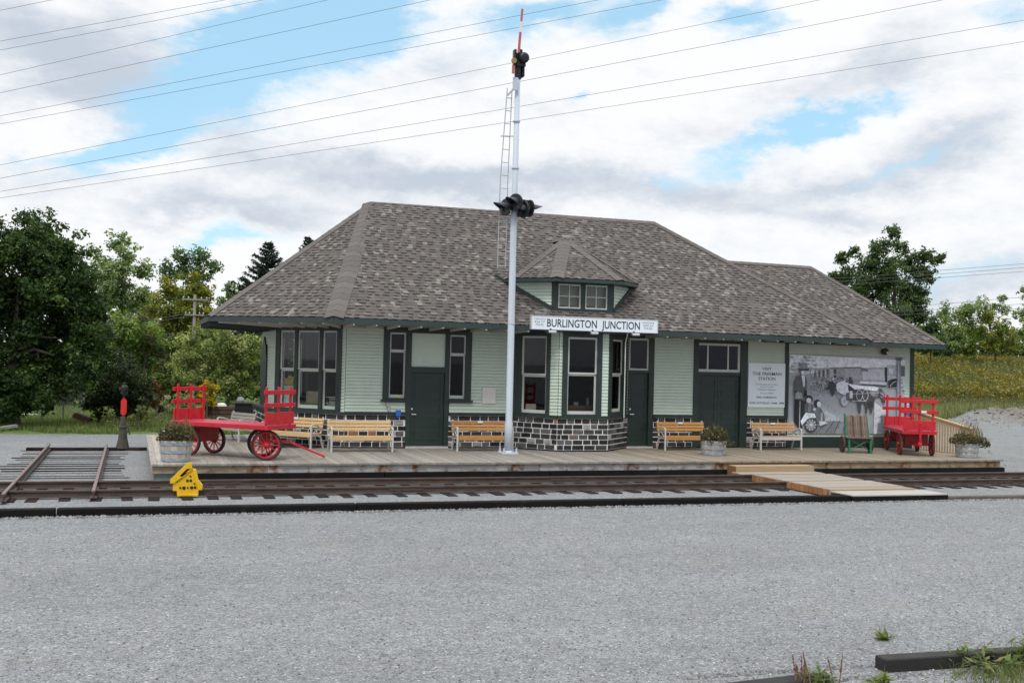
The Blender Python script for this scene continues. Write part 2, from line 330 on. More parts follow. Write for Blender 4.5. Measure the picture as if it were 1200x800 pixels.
def ground_mat():
    M = bpy.data.materials.new('gravel and grass ground'); M.use_nodes = True; t = M.node_tree; n = t.nodes; l = t.links; b = n['Principled BSDF']
    b.inputs['Roughness'].default_value = .95; b.inputs['Specular IOR Level'].default_value = .15
    c = n.new('ShaderNodeTexCoord'); P = c.outputs['Object']
    def m_(op, a, bb=None):
        k = n.new('ShaderNodeMath'); k.operation = op
        for i, v in enumerate((a, bb)):
            if v is None: continue
            if isinstance(v, (int, float)): k.inputs[i].default_value = v
            else: l.new(v, k.inputs[i])
        return k.outputs[0]
    def nz(s, d=4, r=.6):
        k = n.new('ShaderNodeTexNoise'); k.inputs['Scale'].default_value = s; k.inputs['Detail'].default_value = d; k.inputs['Roughness'].default_value = r
        l.new(P, k.inputs['Vector']); return k.outputs['Fac']
    def mr(x, a, bb, c0=0., c1=1.):
        k = n.new('ShaderNodeMapRange'); k.inputs['From Min'].default_value = a; k.inputs['From Max'].default_value = bb
        k.inputs['To Min'].default_value = c0; k.inputs['To Max'].default_value = c1; l.new(x, k.inputs['Value']); return k.outputs[0]
    def ramp(x, stops):
        k = n.new('ShaderNodeValToRGB'); e = k.color_ramp.elements
        while len(e) < len(stops): e.new(.5)
        for q, (pp, cc) in zip(e, stops): q.position = pp; q.color = (*cc, 1)
        l.new(x, k.inputs[0]); return k.outputs[0]
    def mix(f, a, bb, bt='MIX'):
        k = n.new('ShaderNodeMix'); k.data_type = 'RGBA'; k.blend_type = bt
        for i, v in ((0, f), (6, a), (7, bb)):
            if isinstance(v, (int, float)): k.inputs[i].default_value = v
            elif isinstance(v, tuple): k.inputs[i].default_value = (*v, 1)
            else: l.new(v, k.inputs[i])
        return k.outputs[2]
    sp = n.new('ShaderNodeSeparateXYZ'); l.new(P, sp.inputs[0]); X, Y = sp.outputs[0], sp.outputs[1]
    v = n.new('ShaderNodeTexVoronoi'); v.inputs['Scale'].default_value = 68; l.new(P, v.inputs['Vector'])
    v2 = n.new('ShaderNodeTexVoronoi'); v2.inputs['Scale'].default_value = 24; l.new(P, v2.inputs['Vector'])
    sc1 = n.new('ShaderNodeSeparateColor'); l.new(v.outputs['Color'], sc1.inputs[0])
    sc2 = n.new('ShaderNodeSeparateColor'); l.new(v2.outputs['Color'], sc2.inputs[0])
    tone = m_('ADD', m_('MULTIPLY', sc1.outputs[0], .72), m_('MULTIPLY', sc2.outputs[0], .28))
    grav = ramp(tone, [(.0, (.055, .057, .058)), (.28, (.165, .171, .174)), (.6, (.220, .228, .232)), (.82, (.29, .30, .304)), (1., (.43, .44, .444))])
    mpp = n.new('ShaderNodeMapping'); mpp.inputs['Scale'].default_value = (.07, .55, 1); mpp.inputs['Rotation'].default_value = (0, 0, .06); l.new(P, mpp.inputs[0]); trk = n.new('ShaderNodeTexNoise'); trk.inputs['Scale'].default_value = 1; trk.inputs['Detail'].default_value = 5; l.new(mpp.outputs[0], trk.inputs['Vector'])
    big = m_('MULTIPLY', mr(nz(.35, 4), .3, .7, .94, 1.06), mr(trk.outputs['Fac'], .35, .65, .95, 1.04)); mid = mr(nz(2.2, 5), .3, .7, .93, 1.07)
    k = n.new('ShaderNodeVectorMath'); k.operation = 'SCALE'; l.new(grav, k.inputs[0]); l.new(m_('MULTIPLY', big, mid), k.inputs['Scale']); grav = k.outputs[0]
    warm = mr(nz(.8, 5), .55, .72); grav = mix(m_('MULTIPLY', warm, .22), grav, (.26, .24, .205))
    grass = ramp(nz(1.3, 6), [(.3, (.07, .11, .026)), (.55, (.105, .155, .042)), (.75, (.19, .195, .08))])
    dirt = ramp(nz(2.0, 6), [(.3, (.12, .104, .086)), (.6, (.20, .178, .15)), (.8, (.27, .248, .212))])
    wob = m_('MULTIPLY', m_('SUBTRACT', nz(.6, 5), .5), 4.0)
    bnd = mr(X, 14., 30., 43.4, 57.5)
    gm = mr(m_('ADD', m_('SUBTRACT', Y, bnd), wob), -.5, .9)
    dm = m_('MULTIPLY', mr(X, 49., 51.5), mr(m_('ADD', m_('SUBTRACT', Y, 52.), wob), -1., 1.5)); dm = m_('MULTIPLY', dm, mr(Y, 64., 60.))
    spot = m_('MULTIPLY', m_('MULTIPLY', mr(X, 24., 27.), mr(Y, 24., 27.)), mr(nz(.9, 6), .56, .68)); gm = m_('MAXIMUM', gm, m_('MULTIPLY', spot, .6))
    col = mix(gm, grav, grass); col = mix(dm, col, dirt)
    l.new(col, b.inputs['Base Color'])
    bp = n.new('ShaderNodeBump'); bp.inputs['Strength'].default_value = .55; bp.inputs['Distance'].default_value = .012; bp.invert = True
    l.new(v.outputs['Distance'], bp.inputs['Height']); l.new(bp.outputs[0], b.inputs['Normal'])
    return M
xs = np.unique(np.concatenate([np.linspace(-2500, -60, 12), np.arange(-60, 46, 1.5), np.arange(46, 64, .4), np.arange(64, 150, 1.5), np.linspace(150, 3000, 14)]))
ys = np.unique(np.concatenate([np.linspace(-1500, -5, 8), np.arange(-5, 40, 5), np.arange(40, 52, 1.5), np.arange(52, 66, .4), np.arange(66, 160, 1.5), np.linspace(160, 4000, 14)]))
gridmesh('ground', xs, ys, ground_mat())
# loose stones that stand up out of the near gravel
def stones():
    vv, ff, cc = [], [], []
    n = 9000
    Y = 8.4+(rng.random(n)**1.7)*13; X = rng.uniform(-2.5, 1, n)*0+rng.uniform(-.12, 1.0, n)*Y*.98
    base = np.array([[1, 0, 0], [0, 1, 0], [-1, 0, 0], [0, -1, 0], [.1, .1, .8], [0, 0, -.6]])
    F = [(0, 1, 4), (1, 2, 4), (2, 3, 4), (3, 0, 4)]
    ne = 5200; Xe = rng.uniform(-4, 20, ne); Ye = np.where(rng.random(ne) < .6, 21.63-np.abs(rng.normal(size=ne))*.06, 21.93+np.abs(rng.normal(size=ne))*.05)
    k2 = 900; X2 = rng.uniform(5.0, 9.4, k2); Y2 = 9.56+np.abs(rng.normal(size=k2))*.05-.02*(X2-7); X3 = rng.uniform(5.0, 9.4, k2); Y3 = 9.28-np.abs(rng.normal(size=k2))*.05-.02*(X3-7)
    X = np.concatenate([X, Xe, X2, X3]); Y = np.concatenate([Y, Ye, Y2, Y3]); n0 = n; n = len(X)
    for i in range(n):
        s = rng.uniform(.007, .017) if i < n0 else (rng.uniform(.018, .042) if i < n0+ne else rng.uniform(.01, .024)); p = base*s*rng.uniform(.7, 1.3, (6, 3)); a = rng.uniform(0, 6.28); ca, sa = math.cos(a), math.sin(a)
        q = np.stack([p[:, 0]*ca-p[:, 1]*sa+X[i], p[:, 0]*sa+p[:, 1]*ca+Y[i], p[:, 2]+.003], -1); b = len(vv); vv += [tuple(t) for t in q]
        t = rng.choice([.12, .19, .26, .36, .45]) if i < n0 else rng.choice([.09, .14, .18, .22, .27]); c = (t, t*1.01, t*1.04)
        for f in F: ff.append(tuple(b+k for k in f)); cc.append(c)
    mb = MB(); mb.v, mb.f, mb.c = vv, ff, cc
    o = mb.build('loose_gravel', VC, vcol=True); tag(o, 'loose pale grey gravel stones lying on the yard', 'gravel', kind='stuff')
stones()
def clods():
    mb = MB(); q = np.random.default_rng(5)
    for i in range(2600):
        x, y = q.normal(54.5, 4.2), q.normal(57.5, 3.2); s = q.uniform(.02, .10)*(1 if q.random() < .9 else 1.8); z = float(hgt(x, y))
        p = np.array([[1, 0, 0], [0, 1, 0], [-1, 0, 0], [0, -1, 0], [.1, .1, .8], [0, 0, -.6]])*s*q.uniform(.6, 1.3, (6, 3))+[x, y, z]; b = len(mb.v); mb.v += [tuple(t) for t in p]; t = q.uniform(.08, .26); c = (t, t*.9, t*.78)
        for f in ((0, 1, 4), (1, 2, 4), (2, 3, 4), (3, 0, 4)): mb.f.append(tuple(b+k for k in f)); mb.c.append(c)
    tag(mb.build('dirt_clods', VC, vcol=True), 'clods and stones on the dirt mound at the right', 'rubble', kind='stuff')
clods()
# ------------------------------------------------------------------ station building
ZP = .43; YW = 31.65; ZB = 1.37     # platform top, front wall, underside of the sill band
def eave_z(x): return 4.04-.0055*(x-5)
SOF = 3.87
station = thing('station_building', 'pale green clapboard railway station with dark stone base and brown hipped shingle roof', 'station', (14, 35, 0))
FW = Fr((0, YW), (1, 0))
OCX = 7.2; OCY = 35.3
A45 = Fr((5.69, YW), (-1, 1))                    # angled wall, u runs to the left
LEN45 = 2.447
LW = Fr((3.96, 33.38), (0, 1), toward=(-10, 35, 3)); LB = Fr((3.96, 37.22), (1, 1), toward=(0, 45, 3)); BW = Fr((5.69, 38.95), (1, 0), toward=(10, 60, 3))
EW = Fr((24.75, YW), (0, 1), toward=(50, 35, 3))
BL = Fr((11.6, 30.36), (10.55-11.6, YW-30.36)); BF = Fr((11.6, 30.36), (1, 0)); BR = Fr((13.14, 30.36), (14.35-13.14, YW-30.36))
LBL = math.hypot(1.05, YW-30.36); LBR = math.hypot(1.21, YW-30.36)
PITCH = .095
def siding(mb, fr, u0, u1, z0, z1, ops=()):
    z = z0
    while z < z1-1e-4:
        zt = min(z+PITCH, z1); iv = [(u0, u1)]
        for (a, b, c, d) in ops:
            if c < zt-1e-4 and d > z+1e-4:
                nv = []
                for (s, e) in iv:
                    if b <= s or a >= e: nv.append((s, e)); continue
                    if a > s: nv.append((s, a))
                    if b < e: nv.append((b, e))
                iv = nv
        for (s, e) in iv:
            g = z+.0105
            mb.quad([fr.p(s, g, .024), fr.p(e, g, .024), fr.p(e, zt, .008), fr.p(s, zt, .008)])
            mb.quad([fr.p(s, g, -.02), fr.p(e, g, -.02), fr.p(e, g, .024), fr.p(s, g, .024)])
            mb.quad([fr.p(s, z, -.02), fr.p(e, z, -.02), fr.p(e, g, -.02), fr.p(s, g, -.02)])
            mb.quad([fr.p(s, z, -.02), fr.p(s, z, .008), fr.p(e, z, .008), fr.p(e, z, -.02)])
        z = zt
def stones_on(mb, mo, fr, u0, u1, z0, z1, d=.05, rows=6):
    h = (z1-z0)/rows
    fr.quad(mo, u0, u1, z0, z1, d-.022)
    for r in range(rows):
        u = u0-(random.uniform(.05, .2)); 
        while u < u1:
            wd = random.uniform(.22, .38); a, b = max(u+.009, u0+.004), min(u+wd-.009, u1-.004); u += wd
            if b-a < .05: continue
            za, zb = z0+r*h+.009+random.uniform(0, .006), z0+(r+1)*h-.009-random.uniform(0, .006)
            t = random.choice([.014, .020, .028, .035, .05, .07, .11]); col = jit((t, t*.97, t*.95), .1)
            x = random.random()
            if x < .03: col = (.30, .15, .07)
            elif x < .08: col = (.30, .30, .30)
            elif x < .2: col = (t*1.35, t*1.05, t*.85)
            e = min(.03, (b-a)*.2); dd = d+random.uniform(-.004, .014)
            o4 = [fr.p(a, za, d-.025), fr.p(b, za, d-.025), fr.p(b, zb, d-.025), fr.p(a, zb, d-.025)]
            j = lambda: random.uniform(-.006, .006)
            i4 = [fr.p(a+e+j(), za+e*.7+j(), dd), fr.p(b-e+j(), za+e*.7+j(), dd), fr.p(b-e+j(), zb-e*.7+j(), dd), fr.p(a+e+j(), zb-e*.7+j(), dd)]
            mb.quad(i4, col)
            for k in range(4): mb.quad([o4[k], o4[(k+1) % 4], i4[(k+1) % 4], i4[k]], col)
# openings (u0,u1,z0,z1) of the trim blocks
D1 = (6.75, 9.36); D2 = (14.3, 15.21); D3 = (16.57, 18.47)
WIN1 = [(6.80, 9.31, 1.82, 9)]
for fr, a, b, c, ops in ((FW, 5.69, 7.42, ZB+.08, WIN1), (FW, 8.72, 10.58, ZB+.08, WIN1), (FW, 15.17, 16.62, ZB+.08, ()), (FW, 18.42, 19.86, ZB+.08, ()), (FW, 19.96, 24.66, .78, ()), (A45, 0, .2, ZB+.05, ()),  (LW, 0, 3.84, ZB+.05, [(2.1, 3.55, 1.6, 3.3)]), (LB, 0, 2.447, ZB+.05, [(.35, 2.1, 1.6, 3.7)]),
        (BW, 0, 19.06, ZB+.05, [(3, 4.2, 1.6, 3.6)]), (EW, 0, 7.3, .5, ()), (BL, 0, .30, ZB+.08, ()), (BL, 1.47, LBL, ZB+.08, ()), (BF, 0, .14, ZB+.08, ()), (BF, 1.29, 1.54, ZB+.08, ()), (BR, 0, .05, ZB+.08, ()), (BR, 1.55, LBR, ZB+.08, ())):
    wl = MB(); siding(wl, fr, a, b, c, SOF, ops); wl.build('wall', SIDING, station)
for fr, a, b in ((FW, 5.69, 7.44), (FW, 8.70, 10.6), (FW, 15.19, 16.58), (FW, 18.43, 19.9), (A45, 0, LEN45), (LW, 0, 3.84), (BL, 0, LBL), (BF, -.02, 1.56), (BR, 0, LBR)):
    st, mo = MB(), MB(); stones_on(st, mo, fr, a, b, ZP+.04, ZB, d=.24 if fr is LW else .05)
    sb_ = st.build('stone_base', STONE, station, vcol=True); mo.build('mortar', MORTAR, sb_)
for fr, a, b in ((Fr((7.44, YW-.05), (0, 1), toward=(20, YW, 0)), 0, .15), (Fr((8.70, YW-.05), (0, 1)), 0, .15), (Fr((15.19, YW-.05), (0, 1)), 0, .2), (Fr((18.43, YW-.05), (0, 1)), 0, .2)):
    mo = MB(); fr.quad(mo, a, b, ZP, ZB, 0); mo.build('mortar', MORTAR, station)
ft = MB(); FW.box(ft, 19.9, 24.76, ZP-.02, .78, -.05, .03); ft.build('foundation_board', TRIM, station)
for fr, a, b in ((FW, 5.66, 7.42), (FW, 8.72, 10.57), (FW, 15.21, 16.57), (FW, 18.47, 19.86), (A45, -.03, LEN45+.03), (LW, -.03, 3.88), (BL, -.02, LBL), (BF, -.03, 1.57), (BR, -.02, LBR)):
    sb = MB(); fr.box(sb, a, b, ZB, ZB+.075, -.03, .27 if fr is LW else .085); sb.build('sill_band', TRIM, station)
cb = MB(); FW.box(cb, 19.83, 19.96, ZB-.02, SOF, -.02, .045); cb.build('corner_board', TRIM, station)
cb = MB(); FW.box(cb, 24.63, 24.78, .78, SOF, -.02, .04); cb.build('corner_board', TRIM, station)
ft = MB(); fl = MB()
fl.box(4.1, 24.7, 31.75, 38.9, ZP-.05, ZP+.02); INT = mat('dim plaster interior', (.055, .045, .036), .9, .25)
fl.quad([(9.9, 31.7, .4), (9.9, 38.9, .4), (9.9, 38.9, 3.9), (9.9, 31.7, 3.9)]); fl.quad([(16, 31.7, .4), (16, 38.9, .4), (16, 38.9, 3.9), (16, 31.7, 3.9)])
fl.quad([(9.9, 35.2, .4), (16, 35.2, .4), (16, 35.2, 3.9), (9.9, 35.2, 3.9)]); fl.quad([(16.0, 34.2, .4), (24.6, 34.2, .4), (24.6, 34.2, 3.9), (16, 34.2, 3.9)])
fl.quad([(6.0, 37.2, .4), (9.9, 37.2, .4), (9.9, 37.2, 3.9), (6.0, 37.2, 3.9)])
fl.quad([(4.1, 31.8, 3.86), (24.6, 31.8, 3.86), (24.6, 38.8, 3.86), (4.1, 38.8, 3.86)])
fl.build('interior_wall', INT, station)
ct = MB(); ct.box(11.9, 13.0, 30.75, 31.3, 1.66, 1.73); ct.box(11.9, 13.0, 30.78, 30.82, 1.2, 1.66)
ct.build('interior_counter', mat('brown counter wood', (.24, .13, .075), .6, .25), station)
for x, h_, w__ in ((12.05, .16, .06), (12.3, .10, .14), (12.72, .22, .05)):
    ct = MB(); ct.box(x, x+w__, 30.9, 31.0, 1.732, 1.732+h_); ct.build('counter_item', mat('pale counter item', (.42, .40, .36), .6, .2), station)
ct = MB(); ct.box(10.95, 11.25, 31.25, 31.32, 1.55, 1.75); ct.build('counter_item', MATS['pale counter item'], station)
# windows ------------------------------------------------------------
def trim_block(fr, holes, u0, u1, z0, z1, d=.045):
    """flat board u0..u1 x z0..z1 with rectangular holes side by side (holes: (a,b,c,d))"""
    mb = MB(); holes = sorted(holes); cur = u0
    for (a, b, c, e) in holes:
        fr.box(mb, cur, a, z0, z1, -.06, d)
        if c > z0+1e-3: fr.box(mb, a, b, z0, c, -.06, d-.002)
        if e < z1-1e-3: fr.box(mb, a, b, e, z1, -.06, d-.002)
        cur = b
    fr.box(mb, cur, u1, z0, z1, -.06, d); return mb
def hung(parent, fr, a, b, c, e, mid, fw=.05, bottom=.09, glass=True):
    """double hung pair: pale frames and panes in the hole a..b x c..e"""
    up, lo, gl = MB(), MB(), MB()
    for mb, z0, z1, d0, d1, bt in ((up, mid, e, -.035, .0, fw*.8), (lo, c, mid+.0, -.075, -.04, bottom)):
        fr.box(mb, a, a+fw, z0, z1, d0, d1); fr.box(mb, b-fw, b, z0, z1, d0, d1)
        fr.box(mb, a+fw, b-fw, z0, z0+bt, d0, d1); fr.box(mb, a+fw, b-fw, z1-fw, z1, d0, d1)
    up.build('sash', SASH, parent); lo.build('sash', SASH, parent)
    if glass:
        fr.quad(gl, a+fw, b-fw, mid, e-fw, -.02); fr.quad(gl, a+fw, b-fw, c+bottom, mid, -.06); gl.build('glass', GLASS, parent)
# triple window of the angled wall
h3 = [(.30, .79, 1.50, 3.72), (.90, 1.66, 1.50, 3.72), (1.77, 2.29, 1.50, 3.72)]
tw = trim_block(A45, h3, .13, 2.45, ZB+.075, SOF).build('window', TRIM, station)
for a, b, c, e in h3: hung(tw, A45, a, b, c, e, 2.60, fw=.05)
for fr, a, b, h in ((LB, .25, 2.2, [(.35, 1.15, 1.62, 3.6), (1.27, 2.1, 1.62, 3.6)]),):
    ww = trim_block(fr, h, a, b, 1.5, 3.75).build('window', TRIM, station)
    for q in h: hung(ww, fr, *q, 2.6)
# door block with sidelights
dh = [(6.93, 7.40, 1.86, 3.72), (7.56, 8.57, 0, 3.72), (8.70, 9.18, 1.86, 3.70)]
mb = trim_block(FW, [dh[0]], D1[0], 7.47, 1.80, SOF); q = trim_block(FW, [dh[2]], 8.66, D1[1], 1.80, SOF)
wn = mb.build('window', TRIM, station); hung(wn, FW, *dh[0], 3.20, fw=.045); s_ = MB(); FW.box(s_, D1[0]-.05, 7.45, 1.75, 1.81, -.02, .10); s_.build('sill', TRIM, wn)
wn = q.build('window', TRIM, station); hung(wn, FW, *dh[2], 3.14, fw=.045); s_ = MB(); FW.box(s_, 8.68, D1[1]+.05, 1.75, 1.81, -.02, .10); s_.build('sill', TRIM, wn)
fr_ = MB(); FW.box(fr_, 7.43, 7.565, ZP, 3.87, -.05, .052); FW.box(fr_, 8.565, 8.70, ZP, 3.87, -.05, .052); FW.box(fr_, 7.565, 8.565, 2.60, 2.76, -.05, .05); FW.box(fr_, 7.565, 8.565, 3.72, 3.87, -.05, .05)
df = fr_.build('door_frame', TRIM, station); pn = MB(); FW.box(pn, 7.565, 8.565, 2.76, 3.72, -.05, -.005); pn.build('transom_panel', SIDING, df)
th = MB(); FW.box(th, 7.44, 8.70, ZP, ZP+.055, -.05, .09); th.build('threshold', mat('pale threshold', (.45, .45, .44), .7), df)
def panel_door(fr, a, b, c, e, d, nrow, parent, handle=None, split=None):
    mb = MB(); st_ = .105
    cols = [(a, b)] if split is None else [(a, split), (split, b)]
    for (p, q) in cols:
        fr.box(mb, p+.004, q-.004, c, e, d-.05, d-.018)
        fr.box(mb, p+.004, p+st_, c, e, d-.018, d); fr.box(mb, q-st_, q-.004, c, e, d-.018, d)
        hh = (e-c-.13)/nrow
        for k in range(nrow+1):
            zz = c+k*hh; fr.box(mb, p+st_, q-st_, zz, min(zz+(.14 if k == 0 else .085), e), d-.018, d)
        for k in range(nrow):
            zz = c+k*hh+.14; fr.box(mb, p+st_+.05, q-st_-.05, zz+.035, zz+hh-.09, d-.018, d-.008)
    o = mb.build('door', DOORG, parent)
    if handle:
        u, z = handle; hb = MB(); FW2 = fr
        hb.tube([fr.p(u, z, d), fr.p(u, z, d+.06)], .018); hb.bar(fr.p(u, z, d+.055), fr.p(u+.12, z, d+.055), .02, .025); hb.lathe(fr.p(u, z+.15, d+.0), [(.028, -.0), (.028, -.02), (0.0, -.02)], 10, axis='y')
        hb.build('handle', mat('bright handle metal', (.75, .75, .74), .25, .05, metal=.7), o)
    return o
panel_door(FW, 7.565, 8.565, ZP+.055, 2.60, -.01, 5, station, (7.62, 1.40))
# door beside the bay
fr_ = MB(); FW.box(fr_, 15.04, 15.21, ZP, SOF, -.05, .05); FW.box(fr_, 14.2, 14.36, ZP, SOF, -.05, .05); FW.box(fr_, 14.36, 15.04, 3.78, SOF, -.05, .05); FW.box(fr_, 14.36, 15.04, 2.72, 2.80, -.05, .045)
df = fr_.build('door_frame', TRIM, station); s_ = MB()
for z0, z1, u0, u1 in ((2.80, 2.86, 14.36, 15.04), (3.72, 3.78, 14.36, 15.04), (2.86, 3.72, 14.36, 14.42), (2.86, 3.72, 14.98, 15.04)): FW.box(s_, u0, u1, z0, z1, -.04, -.0)
s_.build('transom_sash', SASH, df); g = MB(); FW.quad(g, 14.4, 15.0, 2.84, 3.74, -.025); g.build('glass', GLASS, df)
th = MB(); FW.box(th, 14.3, 15.2, ZP, ZP+.05, -.05, .09); th.build('threshold', MATS['pale threshold'], df)
panel_door(FW, 14.36, 15.04, ZP+.05, 2.72, -.03, 6, station, (14.45, 1.46))
# double freight door
fr_ = MB(); FW.box(fr_, 16.57, 16.73, ZP, SOF, -.05, .05); FW.box(fr_, 18.22, 18.47, ZP, SOF, -.05, .05); FW.box(fr_, 16.73, 18.22, 3.70, SOF, -.05, .045); FW.box(fr_, 16.73, 18.22, 2.70, 2.80, -.05, .03)
df = fr_.build('door_frame', TRIM, station); s_ = MB()
for u0, u1, z0, z1 in ((16.73, 18.22, 2.80, 2.885), (16.73, 18.22, 3.63, 3.70), (17.05, 17.10, 2.885, 3.63), (17.77, 17.815, 2.885, 3.63), (18.14, 18.22, 2.885, 3.63), (16.73, 16.76, 2.885, 3.63)): FW.box(s_, u0, u1, z0, z1, -.05, -.005)
s_.build('transom_sash', SASH, df); g = MB(); FW.quad(g, 16.75, 18.2, 2.82, 3.68, -.03); g.build('glass', GLASS, df)
panel_door(FW, 16.73, 18.22, ZP+.03, 2.70, -.03, 6, station, None, 17.45)
# bay windows
for fr, tb, hole, mid in ((BL, (.27, 1.50), (.40, 1.25, 1.5, 3.73), 2.60), (BF, (.10, 1.33), (.26, 1.175, 1.5, 3.72), 2.66), (BR, (.0, 1.6), (.24, 1.2, 1.56, 3.70), 2.66)):
    ww = trim_block(fr, [hole], tb[0], tb[1], ZB+.075, SOF).build('window', TRIM, station); hung(ww, fr, *hole, mid, fw=.055)
# sign hanging in the triple window and box standing behind the glass are things of their own (below)
# dark pointed shutter on the end wall
kb = MB()
kb.prism([LW.p(u, z, 0) for u, z in ((2.05, 1.45), (3.6, 1.45), (3.6, 2.9), (3.35, 3.3), (2.85, 3.58), (2.35, 3.3), (2.05, 2.9))], LW.N*.06); kb.build('window_shutter', TRIM, station, fixn=True)
# ------------------------------------------------------------------ roof
def ngon8(ap, cx=OCX, cy=OCY):
    s = ap*math.tan(math.pi/8); return dict(A=(cx-s, cy-ap), B=(cx-ap, cy-s), Cc=(cx-ap, cy+s), D=(cx-s, cy+ap))
E8 = ngon8(5.2); ZR = 7.88
RL = (7.0, 35.3, ZR); RR = (16.85, 35.3, ZR-.01)
def e3(p): return (p[0], p[1], eave_z(p[0]))
EA, EB, EC, ED = e3(E8['A']), e3(E8['B']), e3(E8['Cc']), e3(E8['D'])
FR = (22.03, 30.1, eave_z(22.03)); BRr = (22.03, 40.5, eave_z(22.03))
PAL = [(.106, .095, .087), (.115, .103, .095), (.124, .111, .102), (.133, .120, .110), (.110, .097, .088), (.120, .106, .097)]
def shingle_face(mb, pts, exp_=.145, lift=.016):
    """convex roof face; pts[0]->pts[1] is the eave; courses of separate tabs"""
    P = [Vector(p) for p in pts]; u = (P[1]-P[0]).normalized(); n = (P[1]-P[0]).cross(P[2]-P[0]).normalized()
    if n.z < 0: n = -n
    v = n.cross(u); 
    if v.z < 0: v = -v
    q = [((p-P[0]).dot(u), (p-P[0]).dot(v)) for p in P]; vmax = max(b for a, b in q)
    def span(vv):
        xs_ = []
        for i in range(len(q)):
            (a0, b0), (a1, b1) = q[i], q[(i+1) % len(q)]
            if (b0-vv)*(b1-vv) <= 0 and abs(b1-b0) > 1e-9: xs_.append(a0+(a1-a0)*(vv-b0)/(b1-b0))
            elif abs(b0-vv) < 1e-6: xs_.append(a0)
        return (min(xs_), max(xs_)) if xs_ else None
    def pt(a, b, d): return P[0]+u*a+v*b+n*d
    nrow = max(1, int(math.ceil(vmax/exp_))); b0 = 0
    for r in range(nrow):
        b0 = r*exp_; b1 = min(b0+exp_, vmax-1e-5)
        if b1-b0 < 1e-3: break
        s0 = span(max(b0, 1e-6)); s1 = span(b1)
        if not s0 or not s1: continue
        pr = False; a = min(s0[0], s1[0])-random.uniform(0, .3); amax = max(s0[1], s1[1]); rt = random.uniform(.95, 1.05)
        while a < amax:
            wd = random.choice([.10, .12, .14, .16, .19]); a2 = a+wd
            x0, x1 = max(a, s0[0]), min(a2, s0[1]); y0, y1 = max(a, s1[0]), min(a2, s1[1])
            x0, x1 = min(x0, s0[1]), max(x1, s0[0]); y0, y1 = min(y0, s1[1]), max(y1, s1[0])
            if (x1-x0 > .002 or y1-y0 > .002) and x1 >= x0 and y1 >= y0:
                raised = (not pr) and random.random() < .62; pr = raised; l = lift*(1.35 if raised else .55)
                t = random.random(); c = jit(random.choice(PAL), .07)
                if t < .075: c = jit((.205, .189, .171), .12)
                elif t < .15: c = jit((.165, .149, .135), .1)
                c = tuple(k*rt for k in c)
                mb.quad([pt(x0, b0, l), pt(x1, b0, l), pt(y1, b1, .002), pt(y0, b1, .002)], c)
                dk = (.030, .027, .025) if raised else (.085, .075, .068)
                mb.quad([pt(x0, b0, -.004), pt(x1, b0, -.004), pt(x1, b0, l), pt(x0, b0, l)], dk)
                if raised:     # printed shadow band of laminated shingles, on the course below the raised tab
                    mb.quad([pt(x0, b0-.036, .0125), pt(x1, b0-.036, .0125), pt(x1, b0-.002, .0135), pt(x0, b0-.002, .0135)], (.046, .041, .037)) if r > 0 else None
            a = a2
rf = MB()
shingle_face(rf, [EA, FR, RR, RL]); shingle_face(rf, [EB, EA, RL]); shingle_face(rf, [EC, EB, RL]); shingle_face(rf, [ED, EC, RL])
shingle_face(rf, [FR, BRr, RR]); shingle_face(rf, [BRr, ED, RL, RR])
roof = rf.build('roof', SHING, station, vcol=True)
# lower extension roof
XE = 25.28; xf = (18.5, 30.7, 3.90); xr = (XE, 30.72, 3.865); xrl = (18.0, 35.05, 6.66); xrr = (22.95, 35.05, 6.62); xb = (XE, 39.9, 3.865); xbf = (18.5, 39.9, 3.9)
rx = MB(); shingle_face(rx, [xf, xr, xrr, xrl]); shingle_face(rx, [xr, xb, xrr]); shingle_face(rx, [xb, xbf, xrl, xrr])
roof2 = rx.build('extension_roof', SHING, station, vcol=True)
def cap_strip(mb, p, q, wd, n1, n2, step=.3, tone=(.132, .120, .111)):
    """overlapping cap shingles from p (low) to q (high); n1,n2: normals of the two faces"""
    p, q = Vector(p), Vector(q); d = (q-p); Ln = d.length; d.normalize(); n1, n2 = Vector(n1).normalized(), Vector(n2).normalized()
    s1 = d.cross(n1).normalized(); s2 = d.cross(n2).normalized(); mid = (n1+n2).normalized()
    if s1.dot(n2-n1) > 0: s1 = -s1
    if s2.dot(n1-n2) > 0: s2 = -s2
    k = int(Ln/step)
    for i in range(k+1):
        a = p+d*(i*step); b = p+d*min((i+1)*step+.05, Ln+.02); c = jit(tone, .09)
        for s, n in ((s1, n1), (s2, n2)):
            mb.quad([a+mid*.045, a+s*wd+n*.029, b+s*wd+n*.024, b+mid*.038], c)
            mb.quad([a+mid*.045, a+s*wd+n*.029, a+s*wd+n*.018, a+mid*.02], tuple(x*.7 for x in c))
def nrm(a, b, c):
    n = (Vector(b)-Vector(a)).cross(Vector(c)-Vector(a)).normalized(); return n if n.z > 0 else -n
nF = nrm(EA, FR, RL); nA = nrm(EB, EA, RL); nL = nrm(EC, EB, RL); nR = nrm(FR, BRr, RR); nB = nrm(BRr, ED, RL)
cp = MB(); cap_strip(cp, EA, RL, .27, nF, nA); cap_strip(cp, EB, RL, .2, nA, nL); cap_strip(cp, FR, RR, .17, nF, nR, tone=(.125, .112, .102)); cap_strip(cp, RL, RR, .17, nF, nB)
cp.build('ridge_cap', SHING, roof, vcol=True)
cp = MB(); nE = nrm(xf, xr, xrl); nE2 = nrm(xr, xb, xrr); cap_strip(cp, xr, xrr, .16, nE, nE2, tone=(.125, .112, .102)); cap_strip(cp, xrl, xrr, .16, nE, nrm(xb, xbf, xrl))
cp.build('ridge_cap', SHING, roof2, vcol=True)
